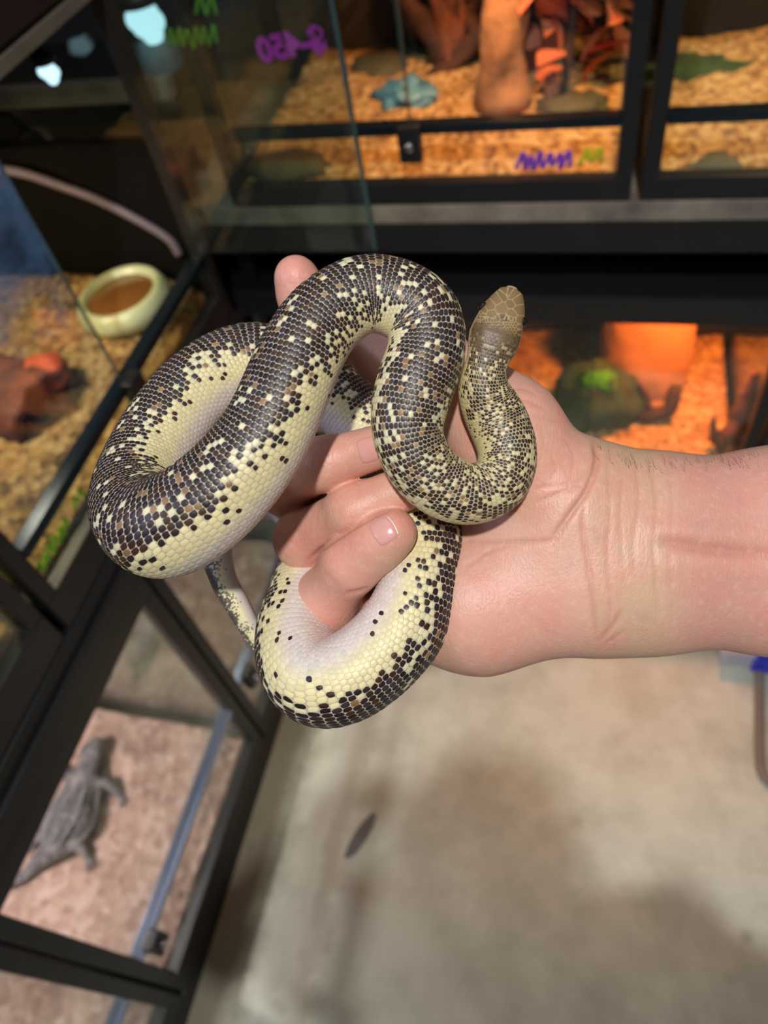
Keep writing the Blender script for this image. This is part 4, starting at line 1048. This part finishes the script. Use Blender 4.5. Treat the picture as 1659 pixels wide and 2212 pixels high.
    for w_, q in ((yellowish * 0.8, cy_), (arm * 0.8, ca), (rosy * 0.8, cr), (red * 0.35, cl)): c = c * (1 - w_[:, None]) + q * w_[:, None]
    Vw = to_world(V); o0 = Vw.mean(0); o0[2] = Vw[:, 2].min()
    me = np_mesh('person', Vw - o0, Q)
    at = me.attributes.new('tone', 'FLOAT_COLOR', 'POINT'); at.data.foreach_set('color', np.hstack([c, np.ones((len(c), 1))]).astype(np.float32).ravel())
    at = me.attributes.new('skinmap', 'FLOAT_VECTOR', 'POINT'); at.data.foreach_set('vector', np.stack([px / 100, py / 100, V[:, 2] * 100], 1).astype(np.float32).ravel())
    t = NT('skin')
    tone = t.n('ShaderNodeAttribute', attribute_name='tone').outputs['Color']; sm_ = t.n('ShaderNodeAttribute', attribute_name='skinmap').outputs['Vector']
    n1 = t.noise(1.1, 4, 0.6, sm_); n2 = t.noise(5.0, 4, 0.65, sm_); 
    cc = t.mix(t.n('ShaderNodeMapRange', {0: n1, 1: 0.40, 2: 0.68, 3: 0.0, 4: 0.40}).outputs[0], tone, L4((226, 142, 128)))
    cc = t.mix(t.n('ShaderNodeMapRange', {0: n2, 1: 0.52, 2: 0.74, 3: 0.0, 4: 0.32}).outputs[0], cc, L4((236, 200, 178)))
    n3 = t.noise(1.9, 3, 0.5, sm_); cc = t.mix(t.n('ShaderNodeMapRange', {0: n3, 1: 0.56, 2: 0.74, 3: 0.0, 4: 0.22}).outputs[0], cc, L4((176, 140, 132)))
    mp = t.n('ShaderNodeMapping', {0: sm_}); mp.inputs['Scale'].default_value = (9.0, 2.2, 3.0); mp.inputs['Rotation'].default_value = (0, 0, 0.25)
    wr = t.noise(2.2, 3, 0.6, mp.outputs[0])
    vo = t.n('ShaderNodeTexVoronoi', {'Vector': sm_, 'Scale': 15.0}).outputs['Distance']
    hgt = t.math('ADD', t.math('MULTIPLY', wr, 0.8), t.math('MULTIPLY', vo, 0.35))
    pr_ = t.principled(Base_Color=cc, Roughness=t.math('ADD', t.math('MULTIPLY', n2, 0.2), 0.34), Normal=t.bump(hgt, 0.35, 0.0006))
    pr_.inputs['Subsurface Weight'].default_value = 0.18
    pr_.inputs['Subsurface Radius'].default_value = (1.0, 0.35, 0.2)
    pr_.inputs['Subsurface Scale'].default_value = 0.003
    pr_.inputs['Specular IOR Level'].default_value = 0.45
    o = link('person', me, t.m, loc=tuple(o0))
    tag(o, 'bare hand and forearm reaching in from the right, fingers curled around the snake', 'person')
    # nails: curved plates laid on the fingertips
    bvh = BVHTree.FromPolygons([tuple(v) for v in V], [tuple(int(a) for a in q) for q in Q])
    tn = NT('fingernail'); nn = tn.noise(60, 3, 0.5, tn.coords())
    pn = tn.principled(Base_Color=tn.mix(nn, L4((226, 172, 162)), L4((214, 152, 144))), Roughness=0.22)
    tw_ = NT('nail_edge'); tw_.principled(Base_Color=tw_.mix(tw_.noise(90, 3, 0.5, tw_.coords()), L4((238, 218, 200)), L4((214, 180, 160))), Roughness=0.4)
    def nail(cx_, cy_, ang, ln, wd, label):
        nu, nvv = 14, 14
        ca_, sa_ = math.cos(ang), math.sin(ang)
        top = []
        ok = True
        for i in range(nu + 1):
            row = []
            for j in range(nvv + 1):
                u = (i / nu - 0.5) * 2; w_ = (j / nvv - 0.5) * 2
                # rounded-rectangle outline
                uu = u * math.sqrt(max(0, 1 - 0.30 * w_ * w_)); ww = w_ * math.sqrt(max(0, 1 - 0.22 * u * u))
                X_, Y_ = cx_ + ca_ * uu * ln - sa_ * ww * wd, cy_ + sa_ * uu * ln + ca_ * ww * wd
                d = np.array(((X_ - CX) / F_PX, (Y_ - CY) / F_PX, 1.0)); d /= np.linalg.norm(d)
                hit, nr, _, _ = bvh.ray_cast(Vector(d * 0.20), Vector(d))
                if hit is None: return
                row.append(np.array(hit) + np.array(nr) * (0.00035 if max(abs(u), abs(w_)) < 0.95 else -0.00025))
            top.append(row)
        G = np.array(top)
        for _ in range(2):
            G[1:-1, 1:-1] = 0.5 * G[1:-1, 1:-1] + 0.125 * (G[:-2, 1:-1] + G[2:, 1:-1] + G[1:-1, :-2] + G[1:-1, 2:])
        Gw = to_world(G.reshape(-1, 3)) - o0
        back = Gw + (R @ np.array((0, 0, 1))) * 0.0008
        n_ = nvv + 1
        q = []
        for i in range(nu):
            for j in range(nvv):
                a = i * n_ + j; q.append((a, a + n_, a + n_ + 1, a + 1)); m_ = len(Gw); q.append((m_ + a, m_ + a + 1, m_ + a + n_ + 1, m_ + a + n_))
        nm = link('fingernail', np_mesh('fingernail', np.vstack([Gw, back]), q), tn.m, o)
        nm['label'] = label
        # free edge of the nail
        ed = [Gw[(nu) * n_ + j] for j in range(1, nvv)]
        tube('nail_edge', spline(ed, 20), 0.00045, tw_.m, nm, seg=6)
    nail(828, 1147, math.radians(-32), 27, 31, 'short ragged nail of the little finger')
    nail(795, 972, math.radians(-18), 24, 30, 'nail of the middle finger half under the snake')
    # fine hairs along the upper edge of the forearm
    bm = bmesh.new(); rnd = random.Random(9)
    for k in range(70):
        X_ = rnd.uniform(1290, 1640); yt = np.interp(X_, [1280, 1330, 1390, 1500, 1659], [962, 986, 1000, 996, 984]) + rnd.uniform(-3, 26)
        d = np.array(((X_ - CX) / F_PX, (yt - CY) / F_PX, 1.0)); d /= np.linalg.norm(d)
        hit, nr, _, _ = bvh.ray_cast(Vector(d * 0.20), Vector(d))
        if hit is None: continue
        p0 = np.array(hit); nr = np.array(nr); out = nr * 0.5 + np.array((rnd.uniform(-0.9, -0.2), rnd.uniform(-0.9, -0.3), -0.1)); out /= np.linalg.norm(out)
        L_ = rnd.uniform(0.0025, 0.0055); bend = np.array((rnd.uniform(-1, 0.2), rnd.uniform(-0.6, 0.2), 0)) * 0.3
        pts = [p0, p0 + out * L_ * 0.5, p0 + (out + bend) * L_]
        rw = 0.00004; prev = None
        for i, p in enumerate(pts):
            pw = to_world(p) - o0; ring_ = [bm.verts.new(pw + np.array((math.cos(a) * rw, math.sin(a) * rw, math.sin(a + 1) * rw)) * (1 - 0.35 * i)) for a in (0, 2.1, 4.2)]
            if prev:
                for q in range(3): bm.faces.new((prev[q], prev[(q + 1) % 3], ring_[(q + 1) % 3], ring_[q]))
            prev = ring_
    link('arm_hair', to_mesh(bm, 'arm_hair'), simple('dark_hair', (74, 50, 40), 0.5, 0.2, 30), o, kind='stuff')
    return o
hand_obj = hand()

# ---------------------------------------------------------------- the people around: whoever stands behind the camera, and the body of the arm's owner
def figure(name, J, cloth, trousers, parent=None, sleeve_to=None, arms=True):
    """J: joints in room metres. One continuous surface, tinted by garment."""
    g = {k: np.array(v, float) for k, v in J.items()}
    prims = []
    def add(a, b, ra, rb, fl=(1, 1, 1)): prims.append((g[a] if isinstance(a, str) else a, g[b] if isinstance(b, str) else b, ra, rb, fl))
    add('pelvis', 'chest', 0.135, 0.150, J.get('_flat', (1, 1.3, 1))); add('chest', 'neck', 0.150, 0.065, J.get('_flat', (1, 1.3, 1)))
    add('sh_l', 'sh_r', 0.070, 0.070); add('neck', 'head', 0.058, 0.060)
    add(g['head'] + np.array((0, 0, -0.03)), g['head'] + np.array((0, 0, 0.04)), 0.078, 0.088)
    f = _n(J['_face']); add(g['head'] + f * 0.03 + np.array((0, 0, -0.06)), g['head'] + f * 0.05 + np.array((0, 0, -0.02)), 0.055, 0.06)
    add(g['head'] + f * 0.095 + np.array((0, 0, 0.005)), g['head'] + f * 0.112 + np.array((0, 0, -0.025)), 0.010, 0.014)     # nose
    sd = np.cross(f, (0, 0, 1))
    for s_ in (-1, 1): add(g['head'] + sd * s_ * 0.082 + np.array((0, 0, 0.01)), g['head'] + sd * s_ * 0.086 + np.array((0, 0, -0.03)), 0.014, 0.010)   # ears
    for q in ('l', 'r'):
        add('hip_' + q, 'knee_' + q, 0.088, 0.060); add('knee_' + q, 'ankle_' + q, 0.060, 0.045)
        add(g['ankle_' + q] + np.array((0, 0, -0.035)), g['ankle_' + q] + f * 0.15 + np.array((0, 0, -0.045)), 0.045, 0.035)
        if 'el_' + q in g: add('sh_' + q, 'el_' + q, 0.056, 0.046)
        if 'wr_' + q in g:
            add('el_' + q, 'wr_' + q, 0.044, 0.031)
            if 'fi_' + q in g: add('wr_' + q, 'fi_' + q, 0.034, 0.022)
    E0 = np.array([p[0] for p in prims] + [p[1] for p in prims])
    lo = E0.min(0) - 0.17; hi = E0.max(0) + 0.17; lo[2] = -0.02; h = 0.014
    X = grid(lo, hi, h); Fv = np.full(X[0].shape, 1.0, np.float32)
    for p in prims: Fv = smin(Fv, rcone(X, *p), 0.03 if p[2] > 0.03 else 0.008)
    Fv = np.maximum(Fv, 0.004 - X[2])
    V, Q = surface_nets(Fv, lo, h)
    o0 = np.array((g['pelvis'][0], g['pelvis'][1], 0.0)) 
    skin = np.array(lin((210, 158, 138))); sh_ = np.array(lin(cloth)); tr = np.array(lin(trousers)); shoe = np.array(lin((40, 38, 38)))
    c = np.repeat(sh_[None], len(V), 0)
    c[V[:, 2] < g['pelvis'][2] + 0.02] = tr; c[V[:, 2] < 0.09] = shoe
    c[V[:, 2] > g['neck'][2] + 0.02] = skin
    for q in ('l', 'r'):
        if 'wr_' + q in g:
            d = np.linalg.norm(V - g['el_' + q], axis=1); dw = np.linalg.norm(V - g['wr_' + q], axis=1)
            c[(dw < d * 1.2) & (dw < 0.25) & (V[:, 2] > g['pelvis'][2] + 0.1)] = skin
    me = np_mesh(name, V - o0, Q)
    at = me.attributes.new('tone', 'FLOAT_COLOR', 'POINT'); at.data.foreach_set('color', np.hstack([c, np.ones((len(c), 1))]).astype(np.float32).ravel())
    t = NT('clothed_figure'); tone = t.n('ShaderNodeAttribute', attribute_name='tone').outputs['Color']
    nz = t.noise(60, 4, 0.6, t.coords())
    t.principled(Base_Color=t.mix(t.math('MULTIPLY', nz, 0.25), tone, (0.02, 0.02, 0.02, 1)), Roughness=0.8, Normal=t.bump(nz, 0.3, 0.002))
    o = link(name, me, t.m, loc=tuple(o0))
    hc = g['head'] - o0
    hm = simple('brown_hair', (52, 38, 30), 0.6, 0.4, 30, 0.004)
    blob('hair', tuple(hc + np.array((0, 0, 0.062)) - f * 0.022), (0.094, 0.094, 0.085), hm, 4, 0.10, 3, 4, parent=o)
    for s_ in (-1, 1): blob('eye', tuple(hc + f * 0.092 + sd * s_ * 0.032 + np.array((0, 0, 0.012))), (0.011,) * 3, simple('eye', (230, 225, 220), 0.2, 0.2, 200, col2=(30, 24, 20)), 2, 0, 1, 2, parent=o)
    if parent is not None:
        o.parent = parent; o.location = Vector(o0) - parent.location
    return o
ph = figure('person', dict(pelvis=(0.05, -0.34, 0.92), chest=(0.05, -0.33, 1.22), neck=(0.07, -0.29, 1.41), head=(0.07, -0.24, 1.52), sh_l=(-0.10, -0.29, 1.37), sh_r=(0.26, -0.275, 1.39),
    hip_l=(-0.04, -0.34, 0.88), hip_r=(0.14, -0.34, 0.88), knee_l=(-0.05, -0.32, 0.49), knee_r=(0.16, -0.32, 0.49), ankle_l=(-0.06, -0.36, 0.09), ankle_r=(0.17, -0.36, 0.09),
    el_l=(-0.26, -0.24, 1.16), wr_l=(-0.13, -0.15, 1.32), fi_l=(-0.08, -0.13, 1.38), el_r=(0.37, -0.22, 1.22), wr_r=(0.24, -0.13, 1.16), fi_r=(0.16, -0.12, 1.14), _face=(0, 1, -0.3), _flat=(1, 1.25, 1)), (44, 48, 60), (50, 58, 80))
tag(ph, 'person in dark clothes behind the camera whose shadow falls across the floor', 'person')
E_end = to_world(cpt(2250, 1200, .29))
el = E_end + np.array((0.11, 0.022, -0.014))
st_ = figure('clothed_body', dict(pelvis=(0.66, 0.44, 0.95), chest=(0.66, 0.44, 1.26), neck=(0.65, 0.44, 1.47), head=(0.63, 0.44, 1.60), sh_l=(0.66, 0.25, 1.41), sh_r=(0.66, 0.63, 1.41),
    hip_l=(0.66, 0.35, 0.90), hip_r=(0.66, 0.53, 0.90), knee_l=(0.65, 0.34, 0.50), knee_r=(0.65, 0.55, 0.50), ankle_l=(0.69, 0.34, 0.09), ankle_r=(0.69, 0.56, 0.09),
    el_l=(el[0] + 0.02, el[1], el[2]), wr_l=tuple(E_end + np.array((0.0, 0.0, 0.0))), el_r=(0.70, 0.72, 1.15), wr_r=(0.62, 0.74, 0.93), fi_r=(0.60, 0.74, 0.86), _face=(-1, -0.2, 0), _flat=(1.35, 1, 1)), (30, 30, 34), (46, 50, 60), parent=hand_obj)
